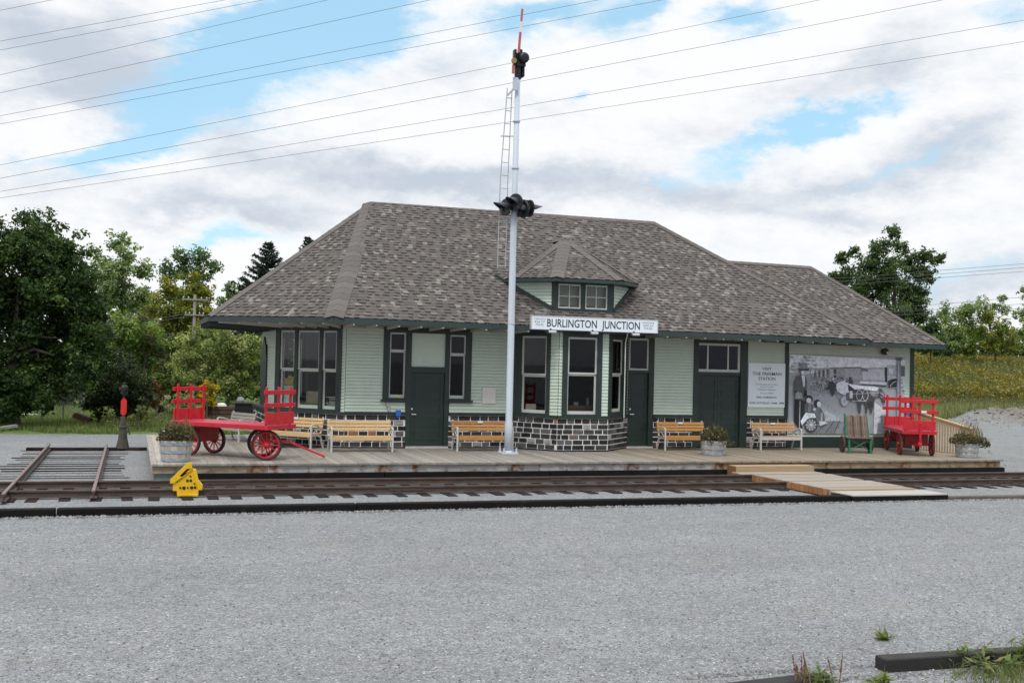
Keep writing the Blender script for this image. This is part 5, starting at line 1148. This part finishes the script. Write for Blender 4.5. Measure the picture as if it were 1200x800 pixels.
# ------------------------------------------------------------------ vegetation
def rdirs(n):
    d = rng.normal(size=(n, 3)); return d/np.linalg.norm(d, axis=1, keepdims=True)
def leaf_quads(P, Nrm, size, aspect=.62):
    n = len(P); r = rdirs(n); a = np.cross(Nrm, r); a /= np.linalg.norm(a, axis=1, keepdims=True)+1e-9; b = np.cross(Nrm, a)
    s = size*rng.uniform(.6, 1.35, (n, 1)); a = a*s; b = b*s*aspect
    return np.stack([P-a, P+b*.9-a*.15, P+a, P-b*.9-a*.15], 1).reshape(-1, 3)
def foliage(name, parent, lobes, leaf, dens, pal, material=LEAF, sub=13, flat=.8, spread=.36, tone=.25):
    """lobes: (centre xyz, radius xyz); leaf clumps spread through small clusters on and in every lobe"""
    PV, CV = [], []; pal = np.array(pal)
    for c, r in lobes:
        c = np.array(c); r = np.array(r); rm = r.mean()
        k = max(8, int(2.0*sub*rng.uniform(.8, 1.2)))
        D = rdirs(k); cc = c+D*r*rng.uniform(.2, .95, (k, 1)); cr = rm*spread*rng.uniform(.65, 1.25, k)
        for i in range(k):
            n = max(12, int(1.75*dens*(cr[i]/leaf)**2))
            d = rdirs(n); p = cc[i]+d*cr[i]*np.array([1, 1, flat])*(rng.uniform(.25, 1.12, (n, 1)))
            nn = d*.5+rng.normal(size=(n, 3))*.55+np.array([0, 0, .55]); nn /= np.linalg.norm(nn, axis=1, keepdims=True)
            PV.append(leaf_quads(p, nn, leaf)); base = pal[rng.integers(0, len(pal))]*rng.uniform(1-tone, 1+tone)
            col = base*rng.uniform(.7, 1.35, (n, 1))*rng.uniform(.93, 1.07, (n, 3)); CV.append(np.repeat(col, 4, 0))
    return leafmesh(name, np.concatenate(PV), np.clip(np.concatenate(CV), .004, .8), material, parent)
def plobes(lst, Y, dj=1.0, squash=1.0):
    out = []
    for (x, y, r) in lst:
        yy = Y+random.uniform(-dj, dj)*r*Y/F_PX; c = on_y(x, y, yy); rr = r*yy/F_PX*1.06; out.append((c, (rr, rr, rr*squash)))
    return out
def trunk(parent, base, tips, r0, material=BARK):
    mb = MB(); base = Vector(base); top = Vector((base.x, base.y, max(base.z+1, sum(t[2] for t in tips)/len(tips))))
    mid = base.lerp(top, .5)+Vector((random.uniform(-.1, .1), random.uniform(-.1, .1), 0))
    mb.tube([base-Vector((0, 0, .2)), base+Vector((0, 0, .3)), mid, top], [r0*1.3, r0, r0*.75, r0*.3], 9)
    for t in tips[::3]:
        t = Vector(t); s = base.lerp(top, random.uniform(.45, .8)); t = s.lerp(t, .55); m_ = s.lerp(t, .5)+Vector((0, 0, .15*(t-s).length)); mb.tube([s, m_, t], [r0*.36, r0*.2, r0*.06], 6)
    return mb.build('trunk', material, parent)
def tree(name, label, lobes_px, Y, leaf_, dens, pal, r0=.15, cat='tree', group=None, base_px=None, dj=1.0, sub=13, spread=.36, tone=.25, squash=1.0, with_trunk=True):
    lob = plobes(lobes_px, Y, dj, squash); cx = np.mean([c[0] for c, r in lob]) if base_px is None else on_y(base_px, 500, Y)[0]
    g = float(hgt(cx, Y)); t = thing(name, label, cat, (cx, Y, g), group=group)
    foliage('crown', t, lob, leaf_*.78, dens*.85, pal, sub=sub, spread=spread, tone=tone)
    if with_trunk: trunk(t, (cx, Y, g), [tuple(c+np.array([0, 0, r[2]*.3])) for c, r in lob], r0)
    return t
DK = [(0.0391, 0.0759, 0.0207), (0.0517, 0.0943, 0.0242), (0.069, 0.1173, 0.0299), (0.0345, 0.0644, 0.0207)]
MID = [(0.1602, 0.2402, 0.0608), (0.2003, 0.2803, 0.0801), (0.1362, 0.2082, 0.0641), (0.2402, 0.3043, 0.0961)]
PALE = [(0.1788, 0.2475, 0.11), (0.22, 0.2818, 0.1375), (0.1513, 0.2132, 0.0963), (0.2612, 0.3162, 0.165)]
YEL = [(0.2064, 0.2219, 0.031), (0.2477, 0.2477, 0.0413), (0.1651, 0.1909, 0.031), (0.2786, 0.2632, 0.0464)]
OLV = [(0.1966, 0.2495, 0.0832), (0.257, 0.2949, 0.1135), (0.1512, 0.2042, 0.068), (0.3175, 0.3401, 0.1588)]
# big dark maple at the left edge
tree('maple_tree', 'large dense dark green maple filling the left edge of the picture', [(25, 278, 32), (-20, 300, 40), (52, 268, 20), (75, 300, 30), (30, 330, 45), (95, 335, 27), (-25, 370, 50), (35, 385, 48), (85, 375, 38), (108, 395, 27), (10, 430, 42), (60, 425, 40), (100, 425, 26), (-30, 440, 40), (22, 452, 28), (60, 335, 38), (100, 365, 28), (0, 350, 40), (118, 418, 22), (45, 300, 30), (10, 472, 22), (45, 470, 16), (-10, 480, 20)], 47, .105, 2.7, DK, .28, base_px=15, sub=17, spread=.34)
tree('juniper_bush', 'dark rounded bush just right of the large maple, behind the switch stand', [(140, 428, 22), (120, 450, 22), (155, 450, 22), (135, 468, 24), (160, 470, 18), (112, 474, 16), (150, 482, 13)], 50, .10, 2.6, [(.026, .045, .018), (.036, .058, .022), (.045, .06, .028)], .1, cat='bush')
# trees behind on the left
tree('poplar_tree', 'loose pale green tree with a pointed top right of the maple', [(138, 285, 13), (118, 305, 14), (150, 302, 16), (133, 322, 20), (168, 318, 14), (150, 345, 22), (125, 350, 18), (172, 345, 14), (145, 330, 18), (120, 335, 16), (160, 360, 18)], 82, .15, 2.3, PALE, .15, sub=10, spread=.42)
tree('round_tree', 'pale green round-topped tree standing left of the spruce', [(235, 300, 14), (213, 303, 13), (200, 318, 15), (240, 318, 14), (222, 322, 16), (250, 312, 9), (230, 340, 16), (205, 345, 14)], 88, .15, 1.9, [(.10, .155, .062), (.13, .185, .08), (.08, .12, .05)], .15, sub=10, spread=.42)
tree('yellow_green_tree', 'yellowish green spreading tree left of the utility pole', [(195, 342, 18), (225, 335, 17), (240, 345, 14), (210, 360, 22), (180, 362, 16), (235, 368, 20), (198, 382, 18), (220, 385, 18)], 72, .125, 2.3, YEL+[(.10, .12, .03)], .15)
tree('ash_tree', 'slim pale tree between the yellow-green tree and the spruce', [(272, 340, 12), (285, 350, 12), (262, 355, 12), (292, 362, 12), (275, 368, 14), (258, 372, 12), (300, 345, 9)], 90, .15, 1.5, PALE, .12, sub=9, spread=.45)
tree('thicket', 'tangled mid-green thicket behind the juniper bush', [(150, 382, 22), (172, 395, 22), (150, 405, 20), (185, 412, 20), (168, 425, 22), (195, 430, 16), (180, 445, 14), (205, 405, 18), (130, 390, 16)], 66, .115, 2.2, MID+[(.14, .16, .04), (.10, .10, .06)], .1, cat='bush')
tree('willow_bush', 'grey-green willowy bushes behind the left wagon and station corner', [(235, 405, 22), (262, 402, 22), (288, 408, 22), (245, 425, 22), (275, 428, 24), (300, 428, 16), (228, 440, 18), (258, 448, 18), (288, 450, 18), (215, 428, 16), (310, 405, 14), (318, 440, 16)], 60, .10, 2.3, OLV, .1, cat='bush')
tree('back_hedge', 'wide dark hedge of shrubs closing off the lawn behind the willow bushes', [(160+i*24, 415+(i % 2)*8, 24) for i in range(8)]+[(160+i*24, 452, 22) for i in range(8)], 70, .14, 1.7, MID+DK, .1, cat='hedge', with_trunk=False)
tree('far_wood', 'continuous paler wood far behind the trees left of the station', [(105+i*19, 378+(i*5 % 3)*7, 20) for i in range(12)]+[(100+i*20, 402, 20) for i in range(11)]+[(120+i*26, 356+(i*7 % 4)*5, 15) for i in range(7)], 96, .19, 1.9, PALE+MID, .1, cat='wood', with_trunk=False)
tree('far_thicket', 'dark far hedge glimpsed under the maple at the left edge', [(-480+i*24, 430+(i*5 % 4)*7, 26) for i in range(18)]+[(-40+i*22, 448+(i % 2)*6, 20) for i in range(9)]+[(-480+i*22, 470, 16) for i in range(29)], 66, .14, 1.9, DK+MID[:1], .1, cat='hedge', with_trunk=False)
tree('rusty_bush', 'rusty reddish flowering bush right of the juniper', [(182, 455, 8), (176, 464, 8), (188, 465, 8), (180, 475, 8), (190, 478, 7)], 53, .07, 2.4, [(.16, .06, .035), (.20, .09, .05), (.08, .08, .035), (.11, .07, .04)], .05, cat='bush')
tree('yellow_flower_bush', 'bush of bright yellow flowers behind the left wagon rack', [(243, 452, 7), (250, 456, 8), (236, 460, 7), (247, 470, 7), (238, 476, 6)], 50, .06, 2.2, [(.42, .31, .012), (.50, .36, .02), (.10, .12, .03), (.36, .27, .02)], .04, cat='bush', tone=.15)
tree('pale_weed_clump', 'pale yellow-green weed clump right of the switch stand', [(163, 486, 7), (170, 488, 6), (156, 490, 5), (165, 480, 5)], 46, .06, 2.2, [(.16, .19, .06), (.20, .22, .08)], .03, cat='weeds')
tree('perennial_bed', 'low grey-green flower bed plants behind the left wagon', [(200, 480, 8), (212, 478, 8), (226, 478, 8), (195, 470, 7), (222, 468, 7), (262, 480, 6), (208, 468, 7)], 52, .06, 1.9, OLV+[(.30, .30, .26)], .03, cat='flower bed', with_trunk=False)
# trees on the right
tree('oak_tree', 'dark green broad tree with open crown behind the right end of the roof', [(1046, 272, 12), (1032, 288, 17), (1056, 288, 12), (1020, 310, 22), (1047, 312, 20), (985, 302, 12), (1000, 296, 10), (992, 325, 18), (1085, 300, 14), (1100, 304, 11), (1076, 318, 17), (1090, 322, 12), (1030, 340, 26), (1062, 340, 24), (995, 348, 22), (1080, 345, 14), (1045, 368, 26), (1075, 372, 20), (1010, 375, 26), (1092, 385, 16), (1062, 395, 22), (978, 325, 10), (1012, 330, 20), (1065, 305, 16), (1040, 325, 22), (1070, 355, 20), (1020, 360, 22)], 78, .15, 2.3, [(.065, .108, .038), (.088, .135, .05), (.115, .165, .068), (.05, .085, .032)], .3, base_px=1045, sub=15, spread=.38)
tree('tall_shrub', 'mid-green tall shrub behind the goldenrod right of the roof corner', [(1110, 372, 20), (1132, 368, 20), (1095, 392, 18), (1118, 392, 22), (1140, 390, 20), (1108, 408, 16), (1135, 408, 16)], 88, .16, 2.0, MID+PALE[:2], .12, cat='bush')
tree('dark_shrub', 'dark green shrub tucked behind the roof corner on the right', [(1085, 400, 14), (1098, 405, 14), (1078, 408, 12), (1110, 410, 10)], 84, .15, 2.3, DK, .1, cat='bush')
tree('yellow_shrub', 'yellow-tinged leafy shrub in the middle of the right-hand bushes', [(1160, 372, 18), (1150, 390, 16), (1175, 385, 18), (1165, 402, 18), (1188, 400, 16), (1145, 405, 13), (1180, 408, 14)], 86, .15, 2.0, [(.14, .195, .035), (.18, .215, .04), (.22, .225, .045), (.10, .15, .036)], .12, cat='bush')
tree('slim_tree', 'thin pale tree rising above the right-hand bushes', [(1150, 354, 10), (1140, 360, 9), (1165, 358, 9), (1155, 368, 11), (1180, 362, 11), (1175, 350, 8)], 95, .15, 1.4, PALE, .1, sub=9, spread=.45)
tree('edge_tree', 'open pale tree cut by the right edge of the picture', [(1200, 342, 10), (1208, 358, 14), (1196, 368, 10), (1212, 378, 16), (1225, 350, 14), (1205, 395, 16), (1230, 390, 18), (1222, 410, 16)], 90, .16, 1.7, PALE+MID, .14, sub=10, spread=.42)
tree('field_hedge', 'long low hedge along the top of the goldenrod slope', [(1070+i*17, 403+(i % 3)*4, 17) for i in range(11)]+[(1078+i*17, 388+(i*7 % 9), 15) for i in range(9)]+[(1066+i*15, 414, 13) for i in range(12)], 99, .19, 2.1, MID+OLV+DK, .1, cat='hedge', with_trunk=False)
# spruces
def spruce(label, xt, yt, yb, wpx, Y, seed):
    q = np.random.default_rng(seed); top = on_y(xt, yt, Y); g = float(hgt(top[0], Y)); t = thing('spruce_tree', label, 'tree', (top[0], Y, g), group='dark spruces behind the station')
    H = top[2]-g; hb = H*.15; wd = wpx*Y/F_PX; PV, CV = [], []; mb = MB(); mb.tube([(top[0], Y, g-.2), (top[0], Y, g+H*.6), tuple(top)], [.2, .1, .012], 8)
    zz = hb
    while zz < H*.985:
        f = (H-zz)/(H-hb); L_ = wd*min(1, f*2.0)**.9*(.7+.3*f); nb = 7 if f > .12 else 4
        for k in range(nb):
            a = q.uniform(0, 6.28); l_ = L_*q.uniform(.5, 1.15)+.08; d = np.array([math.cos(a), math.sin(a), 0]); m = max(4, int(l_/.13)); s = np.linspace(.08, 1, m)
            P = np.array([top[0], Y, g+zz])+d*l_*s[:, None]+np.array([0, 0, 1])*(l_*(-.05*s+.30*s*s+.10))[:, None]
            mb.tube([tuple(P[0]), tuple(P[m//2]), tuple(P[-1])], [.03*f+.008, .02*f+.006, .005], 4)
            rep = 11; PP = np.repeat(P, rep, 0)+q.normal(size=(m*rep, 3))*np.array([.07, .07, .04])*(.6+.6*f); dirs = np.repeat(d[None], m*rep, 0)*.6+q.normal(size=(m*rep, 3))*.6+np.array([0, 0, -.25]); dirs /= np.linalg.norm(dirs, axis=1, keepdims=True)
            r = q.normal(size=(m*rep, 3)); b = np.cross(dirs, r); b /= np.linalg.norm(b, axis=1, keepdims=True); sz_ = q.uniform(.12, .24, (m*rep, 1)); w_ = .035
            PV.append(np.stack([PP-dirs*sz_*.4, PP+b*w_, PP+dirs*sz_, PP-b*w_], 1).reshape(-1, 3)); CV.append(np.repeat(np.array([.020, .036, .022])*q.uniform(.6, 1.5, (m*rep, 1)), 4, 0))
        zz += .20+.16*f
    leafmesh('crown', np.concatenate(PV), np.concatenate(CV), NEEDLE, t); mb.build('trunk', BARK, t)
spruce('dark spruce rising behind the left slope of the roof', 315, 283, 400, 58, 64, 5)
spruce('small dark spruce tip just showing over the left roof slope', 362, 277, 400, 46, 72, 6)
# grass, meadow, goldenrod (stuff)
def blades(name, label, cat, X, Y, h0, h1, wd, pal, lean=.35, tops=None, material=GRASSM):
    n = len(X); Z = hgt(X, Y); P = np.stack([X, Y, Z], -1); a = rng.uniform(0, 6.283, n); s = np.stack([np.cos(a), np.sin(a), np.zeros(n)], -1)*wd*rng.uniform(.6, 1.4, (n, 1))
    h = rng.uniform(h0, h1, (n, 1)); ln = rng.normal(size=(n, 3))*lean*h; ln[:, 2] = 0
    T = P+np.array([0, 0, 1])*h+ln; M_ = P+np.array([0, 0, .5])*h+ln*.3
    V = np.stack([P-s, P+s, T+s*.15, T-s*.15], 1).reshape(-1, 3); pal = np.array(pal); col = pal[rng.integers(0, len(pal), n)]*rng.uniform(.7, 1.3, (n, 1)); CV = np.repeat(col, 4, 0)
    if tops is not None:
        frac, tp, k, sz_, drop = tops; idx = np.where(rng.random(n) < frac)[0]; idx = np.repeat(idx, k)
        pt = T[idx]+rng.normal(size=(len(idx), 3))*np.array([sz_*1.6, sz_*1.6, sz_*1.3])-np.array([0, 0, 1])*rng.random((len(idx), 1))*drop; nn = rdirs(len(idx))+np.array([0, 0, .5]); nn /= np.linalg.norm(nn, axis=1, keepdims=True)
        V2 = leaf_quads(pt, nn, sz_); tp = np.array(tp); c2 = np.repeat(tp[rng.integers(0, len(tp), len(idx))]*rng.uniform(.75, 1.25, (len(idx), 1)), 4, 0); V = np.concatenate([V, V2]); CV = np.concatenate([CV, c2])
    o = leafmesh(name, V, CV, material, None); tag(o, label, cat, kind='stuff'); return o
n = 80000; Y = 43.6+rng.random(n)**1.4*24; X = rng.uniform(-.26, .20, n)*Y
k = Y > 44.0+1.0*np.sin(X*1.3)+.6*np.sin(X*3.1+1); k &= ~((X > 3) & (X < 25) & (Y < 40)); X, Y = X[k], Y[k]
blades('lawn_grass', 'short green grass on the lawn behind the left track', 'grass', X, Y, .05, .20, .016, [(.12, .185, .04), (.15, .205, .052), (.10, .155, .04), (.21, .225, .10)])
n = 14000; Y = 46+rng.random(n)*12; X = rng.uniform(-.02, .14, n)*Y
blades('tall_lawn_grass', 'taller seeding grass with white specks before the left flower bed', 'grass', X, Y, .15, .42, .014, [(.10, .15, .04), (.13, .16, .05), (.16, .18, .08)], tops=(.10, [(.42, .42, .38)], 1, .03, .05))
# right side: goldenrod slope, tall dry grass at its foot
def fan(n, y0, y1, a0, a1, pw=1.0):
    Y = y0+rng.random(n)**pw*(y1-y0); return rng.uniform(a0, a1, n)*Y, Y
def patch(x, y): return .6*np.sin(x*.42+y*.13+1)+.5*np.sin(x*.19-y*.37+2)+.45*np.sin(x*.9+y*.5)+.3*np.sin(x*1.7-y*.9+.5)
X, Y = fan(38000, 67.5, 101, .66, 1.02); pv = patch(X, Y)+rng.normal(size=len(X))*.35; k = pv > -.30
blades('goldenrod', 'mass of yellow goldenrod covering the slope right of the station', 'goldenrod', X[k], Y[k], .6, 1.45, .06, [(.10, .13, .04), (.12, .145, .05), (.15, .15, .065), (.08, .11, .035)], .14, tops=(.74, [(.27, .21, .04), (.32, .245, .04), (.22, .195, .05), (.17, .175, .05)], 4, .105, .3))
blades('green_weeds', 'green and brownish weeds growing between the goldenrod patches', 'weeds', X[~k], Y[~k], .5, 1.6, .06, [(.10, .14, .045), (.13, .165, .06), (.17, .165, .085), (.09, .125, .04)], .2, tops=(.5, [(.12, .16, .05), (.18, .17, .09), (.15, .18, .06), (.24, .20, .05)], 4, .11, .6))
X, Y = fan(20000, 64.5, 70, .64, 1.02); blades('meadow_weeds', 'green and brown weeds at the foot of the goldenrod slope', 'weeds', X, Y, .3, .95, .035, [(.10, .13, .045), (.16, .15, .08), (.20, .175, .11), (.085, .115, .035)], .2, tops=(.25, [(.10, .12, .04), (.22, .19, .10), (.30, .24, .03)], 2, .07, .4))
X, Y = fan(44000, 57, 66.5, .60, 1.05); k = ~((X > 49.5) & (Y < 60.5)) & ~((X > 47) & (Y < 58)); X, Y = X[k], Y[k]
blades('dry_grass', 'pale dry grass with green tufts in front of the goldenrod', 'grass', X, Y, .25, .8, .017, [(.22, .22, .11), (.30, .27, .17), (.13, .19, .05), (.10, .16, .04), (.26, .25, .15)], .3)
X, Y = fan(5000, 28, 52, .86, 1.06); k = (np.sin(X*.9)*np.sin(Y*.7+2) > .55); X, Y = X[k], Y[k]
blades('gravel_weeds', 'sparse low weeds on the gravel at the right edge', 'weeds', X, Y, .03, .12, .012, [(.12, .16, .05), (.2, .2, .1)], .5)
# weeds at the bottom edge
def weed(label, x, y, specs, group='weeds at the bottom edge of the gravel'):
    t = thing('weed', label, 'weed', (x, y, 0), group=group, local=True); vv, cc = [], []
    st_ = MB()
    for (n, hh, sp, kind) in specs:
        for i in range(n):
            a = random.uniform(0, 6.28); r = sp*math.sqrt(random.random()); p = Vector((r*math.cos(a), r*math.sin(a)*.5, 0)); h = hh*random.uniform(.6, 1.1); tip = p+Vector((random.gauss(0, .12)*h, random.gauss(0, .12)*h, h))
            if kind == 'dock':
                st_.tube([p, p.lerp(tip, .5)+Vector((.01, 0, 0)), tip], [.006, .005, .003], 5, (.22, .10, .07))
                for k in range(16):
                    q = p.lerp(tip, random.uniform(.45, 1)); d = Vector((random.gauss(0, 1), random.gauss(0, 1), .5)).normalized()*.014; e = d.cross(Vector((0, 0, 1)))*.8; vv += [q-d, q+e, q+d, q-e]; cc += [jit((.20, .075, .05), .3)]*4
            else:
                st_.tube([p, tip], [.004, .002], 4, (.12, .15, .05))
                for k in range(7 if kind == 'leaf' else 4):
                    q = p.lerp(tip, random.uniform(.2, 1)); d = Vector((random.gauss(0, 1), random.gauss(0, 1), random.gauss(.3, .4))).normalized()*random.uniform(.03, .07 if kind == 'leaf' else .1); e = d.cross(Vector((random.gauss(0, .3), random.gauss(0, .3), 1))).normalized()*d.length*(.38 if kind == 'leaf' else .10)
                    q = q+d; vv += [q-d, q+e, q+d, q-e]; cc += [jit(random.choice([(.10, .16, .04), (.13, .18, .05), (.17, .18, .06)]), .25)]*4
    leafmesh('leaves', vv, cc, GRASSM, t); st_.build('stem', VC, t, vcol=True); return t
weed('reddish dock weeds with rusty seed stalks beside the sunken sleeper', 6.05, 9.05, [(9, .32, .26, 'dock'), (12, .12, .2, 'leaf'), (14, .16, .22, 'blade')])
weed('yellow-green leafy weeds in front of the corner sleeper', 8.2, 9.2, [(20, .20, .5, 'leaf'), (22, .14, .5, 'blade')])
weed('tall pale weed leaning on the right part of the corner sleeper', 8.62, 9.22, [(9, .34, .16, 'leaf'), (8, .28, .2, 'blade')])
weed('small green tuft alone on the gravel above the corner sleeper', 7.9, 10.5, [(9, .05, .06, 'blade'), (4, .03, .05, 'leaf')])
weed('small weed between the two sleepers at the bottom edge', 6.72, 8.98, [(8, .07, .10, 'leaf'), (5, .07, .08, 'blade')])
n = 5000; X = rng.uniform(7.2, 9.6, n); Y = rng.uniform(8.4, 9.16, n); k = rng.random(n) < np.clip((X-7.5)/1.2, .02, 1); X, Y = X[k], Y[k]
blades('corner_grass', 'rough yellow-green grass in the bottom right corner', 'grass', X, Y, .03, .13, .006, [(.13, .17, .05), (.19, .20, .08), (.10, .14, .04)], .5)
n = 500; X = rng.uniform(-3, 16, n); Y = 21.60+rng.normal(size=n)*.035-.02; blades('kerb_litter', 'dry leaf litter caught along the kerb timbers', 'leaf litter', X, Y, .01, .035, .014, [(.35, .28, .16), (.30, .22, .12), (.25, .24, .1)], .9)
n = 260; Y = 9+rng.random(n)**1.5*12.3; X = rng.uniform(-.12, .98, n)*Y; blades('fallen_leaves', 'scattered dry leaves and bits on the gravel yard', 'fallen leaves', X, Y, .004, .02, .012, [(.28, .21, .11), (.22, .13, .07), (.2, .18, .1), (.3, .27, .2)], 1.6)
# ------------------------------------------------------------------ fence, lawn furniture and oddments in the left background
cf = thing('chain_link_fence', 'thin wire fence with steel posts on the lawn below the maple', 'fence', (-2.5, 50, 0))
fpx = [(-8, 48.5), (22, 48.8), (49, 50), (74, 51), (98, 53)]; PT = [on_y(x, 480, y) for x, y in fpx]
for p in PT:
    mb = MB(); mb.tube([(p[0], p[1], -.1), (p[0], p[1], 1.75)], .035, 8); mb.build('post', mat('dull steel post', (.22, .23, .22), .6, .2, metal=.2), cf)
mb = MB(); mb.tube([(p[0], p[1], 1.7) for p in PT], .022, 6); mb.build('top_rail', MATS['dull steel post'], cf)
mb = MB()
for a, b in zip(PT[:-1], PT[1:]):
    a, b = np.array([a[0], a[1], 0]), np.array([b[0], b[1], 0]); n_ = 14
    for k in range(-n_, n_):
        for s in (1, -1):
            t0, t1 = k/n_, k/n_+1.0; z0, z1 = (0.05, 1.68) if s > 0 else (1.68, .05)
            if t0 < 0: z0 = z0+(z1-z0)*(-t0)/(t1-t0); t0 = 0
            if t1 > 1: z1 = z0+(z1-z0)*(1-t0)/(t1-t0); t1 = 1
            if t1 > t0: mb.tube([tuple(a+(b-a)*t0+[0, 0, z0]), tuple(a+(b-a)*t1+[0, 0, z1])], .0035, 3, cap=False)
mb.build('wire_mesh', MATS['dull steel post'], cf)
p = on_z(97, 496, 0); mb = MB(); mb.bar((p[0]-.35, p[1]+.1, .33), (p[0]+.33, p[1]-.2, .12), .32, .18); mb.bar((p[0]-.3, p[1]+.1, .44), (p[0]+.33, p[1]-.2, .23), .25, .03); o = mb.build('old_plank_block', mat('reddish old wood', (.13, .075, .045), .85, .35, (8, 8, 8)), bevel=.02); tag(o, 'reddish old wood block lying tilted on the lawn left of the juniper', 'wood block')
p = on_z(5, 505, 0); mb = MB(); mb.bar((p[0]-.5, p[1], .05), (p[0]+.35, p[1]+.6, .16), .22, .1); o = mb.build('grey_board', mat('grey board', (.3, .29, .27), .8, .3)); tag(o, 'grey board lying on the grass at the left edge', 'board')
p = on_z(38, 487, 0); mb = MB(); mb.bar((p[0]-.6, p[1], .06), (p[0]+.5, p[1], .05), .3, .06); o = mb.build('white_sheet', mat('pale sheet', (.6, .62, .65), .6, .1), bevel=.02); tag(o, 'pale flat sheet on the lawn behind the wire fence', 'sheet')
bx = thing('brick_crate', 'brown slatted crate with a white lid on the lawn behind the left wagon', 'crate', (on_z(258, 477)[0], 50.5, 0)); c0 = on_y(258, 477, 50.5); mb = MB()
for k in range(4): mb.box(c0[0]-.62, c0[0]+.62, 50.3, 50.8, .1+k*.17, .1+k*.17+.13)
mb.box(c0[0]-.6, c0[0]+.6, 50.33, 50.77, .0, .75); mb.build('crate_body', mat('brown crate wood', (.085, .05, .035), .85, .35, (4, 10, 10)), bx)
mb = MB(); mb.lathe((c0[0]+.03, 50.5, .76), [(.24, 0), (.22, .08), (.12, .14), (0, .15)], 14); mb.build('lid', mat('white lid', (.7, .68, .62), .5), bx)
bb = thing('black_trough', 'black box trough beside the station corner on the lawn', 'trough', (on_z(291, 475)[0], 49, 0)); c0 = on_y(290, 475, 49); mb = MB(); mb.box(c0[0]-.52, c0[0]+.62, 48.8, 49.4, .05, .95); mb.build('trough_body', mat('black plastic', (.012, .012, .012), .5, .2), bb, bevel=.03)
mb = MB(); mb.box(c0[0]-.56, c0[0]+.66, 48.76, 49.44, .92, .98); mb.build('rim', MATS['black plastic'], bb)
mb = MB(); mb.lathe((c0[0]-.3, 48.95, .98), [(.14, 0), (.17, .1), (.12, .22), (0, .26)], 12); mb.build('stone_cap', mat('grey stone lump', (.25, .25, .24), .9, .3), bb)
up = thing('utility_pole', 'grey wooden utility pole with two crossarms among the left trees', 'utility pole', (on_y(227, 400, 68)[0], 68, 0)); ux = on_y(227, 400, 68)[0]; zt = on_y(227, 345, 68)[2]
UPM = mat('grey pole wood', (.30, .29, .27), .85, .2, (12, 12, 1.5)); mb = MB(); mb.tube([(ux, 68, -.2), (ux, 68, zt)], [.12, .085], 10); mb.build('pole', UPM, up)
for z, w_ in ((on_y(227, 351, 68)[2], .72), (on_y(227, 369, 68)[2], .55)):
    mb = MB(); mb.box(ux-w_, ux+w_, 67.85, 67.95, z-.035, z+.035); a = mb.build('crossarm', UPM, up)
    for sx in (-.9, -.5, .5, .9):
        mb = MB(); mb.lathe((ux+sx*w_, 67.9, z+.05), [(.02, 0), (.04, .05), (.025, .11), (0, .12)], 8); mb.build('insulator', mat('pale insulator', (.5, .5, .48), .4), a)
# ------------------------------------------------------------------ overhead wires
WIRE = mat('overhead wire', (.09, .09, .095), .5, .1, bump=0)
def wire(label, pts, p0, nrm_, r, group, sag=0.0):
    w3 = [tuple(on_pl(x, y, p0, nrm_)) for x, y in pts]; mb = MB(); P = []
    for i in range(len(w3)-1):
        for k in range(6): P.append(tuple(np.array(w3[i])+(np.array(w3[i+1])-np.array(w3[i]))*k/6))
    P.append(w3[-1]); mb.tube(P, r, 5); o = mb.build('overhead_wire', WIRE); tag(o, label, 'wire', group); return o
LINES = [('uppermost overhead wire cutting the top left corner of the sky', (0, 12.5), (62, 0)), ('second overhead wire from the top at the left edge', (0, 48.5), (265, 0)), ('third overhead wire from the top at the left edge', (0, 59), (310, 0)),
         ('fourth overhead wire from the top at the left edge', (0, 88), (385, 0)), ('fifth overhead wire from the top at the left edge', (0, 109), (505, 0)), ('sixth overhead wire, passing just below the top of the signal arm', (0, 136), (702, 0)),
         ('seventh overhead wire, crossing the lower part of the signal arm', (0, 145.5), (777, 0)), ('overhead wire passing right below the signal mechanism box', (0, 193.5), (962, 0)), ('overhead wire crossing the mast just below its collar', (0, 209), (1106, 0)),
         ('second lowest of the long overhead wires', (0, 224.5), (1200, 24)), ('lowest of the long overhead wires above the roof', (0, 232), (1200, 49))]
for i, (lb, a, b) in enumerate(LINES):
    sl = (b[1]-a[1])/(b[0]-a[0]); f = lambda x: a[1]+sl*(x-a[0])
    sg_ = 2.2*(b[0]/1200)**2
    g_ = lambda x: f(x)+sg_*(1-((x-b[0]/2)/(b[0]/2))**2) if 0 <= x <= b[0] else f(x)-(abs(x-b[0]/2)/(b[0]/2)-1)*sg_*2
    xs_ = [-200, 0, b[0]*.25, b[0]*.5, b[0]*.75, b[0], b[0]+260]
    wire(lb, [(x, g_(x)) for x in xs_], (8, 52+(i % 4)*1.6, 0), (.34, 1, 0),   .0098, 'long overhead wires across the sky')
for i, (y0, y1, lb) in enumerate(((323, 313, 'upper thin wire right of the oak tree'), (327, 317.5, 'middle thin wire right of the oak tree'), (331, 322, 'lower thin wire right of the oak tree'), (361, 352, 'upper thin wire above the right-hand bushes'), (365, 360, 'middle thin wire above the right-hand bushes'), (369, 365, 'lower thin wire above the right-hand bushes'))):
    x0 = 1000 if i < 3 else 1020
    wire(lb, [(x0-150, y0+8), (x0, y0+2), (1200, y1-4), (1420, y1-20)], (60, 72, 0), (.25, 1, 0), .014, 'thin wires behind the right trees')
for i, (dy, lb) in enumerate(((0, 'upper thin wire running left from the utility pole'), (4, 'lower thin wire running left from the utility pole'))):
    wire(lb, [(-60, 395+dy*2), (150, 379+dy), (222, 367+dy*.7)], (ux, 68, 0), (.2, 1, 0), .014, 'thin wires at the left utility pole')
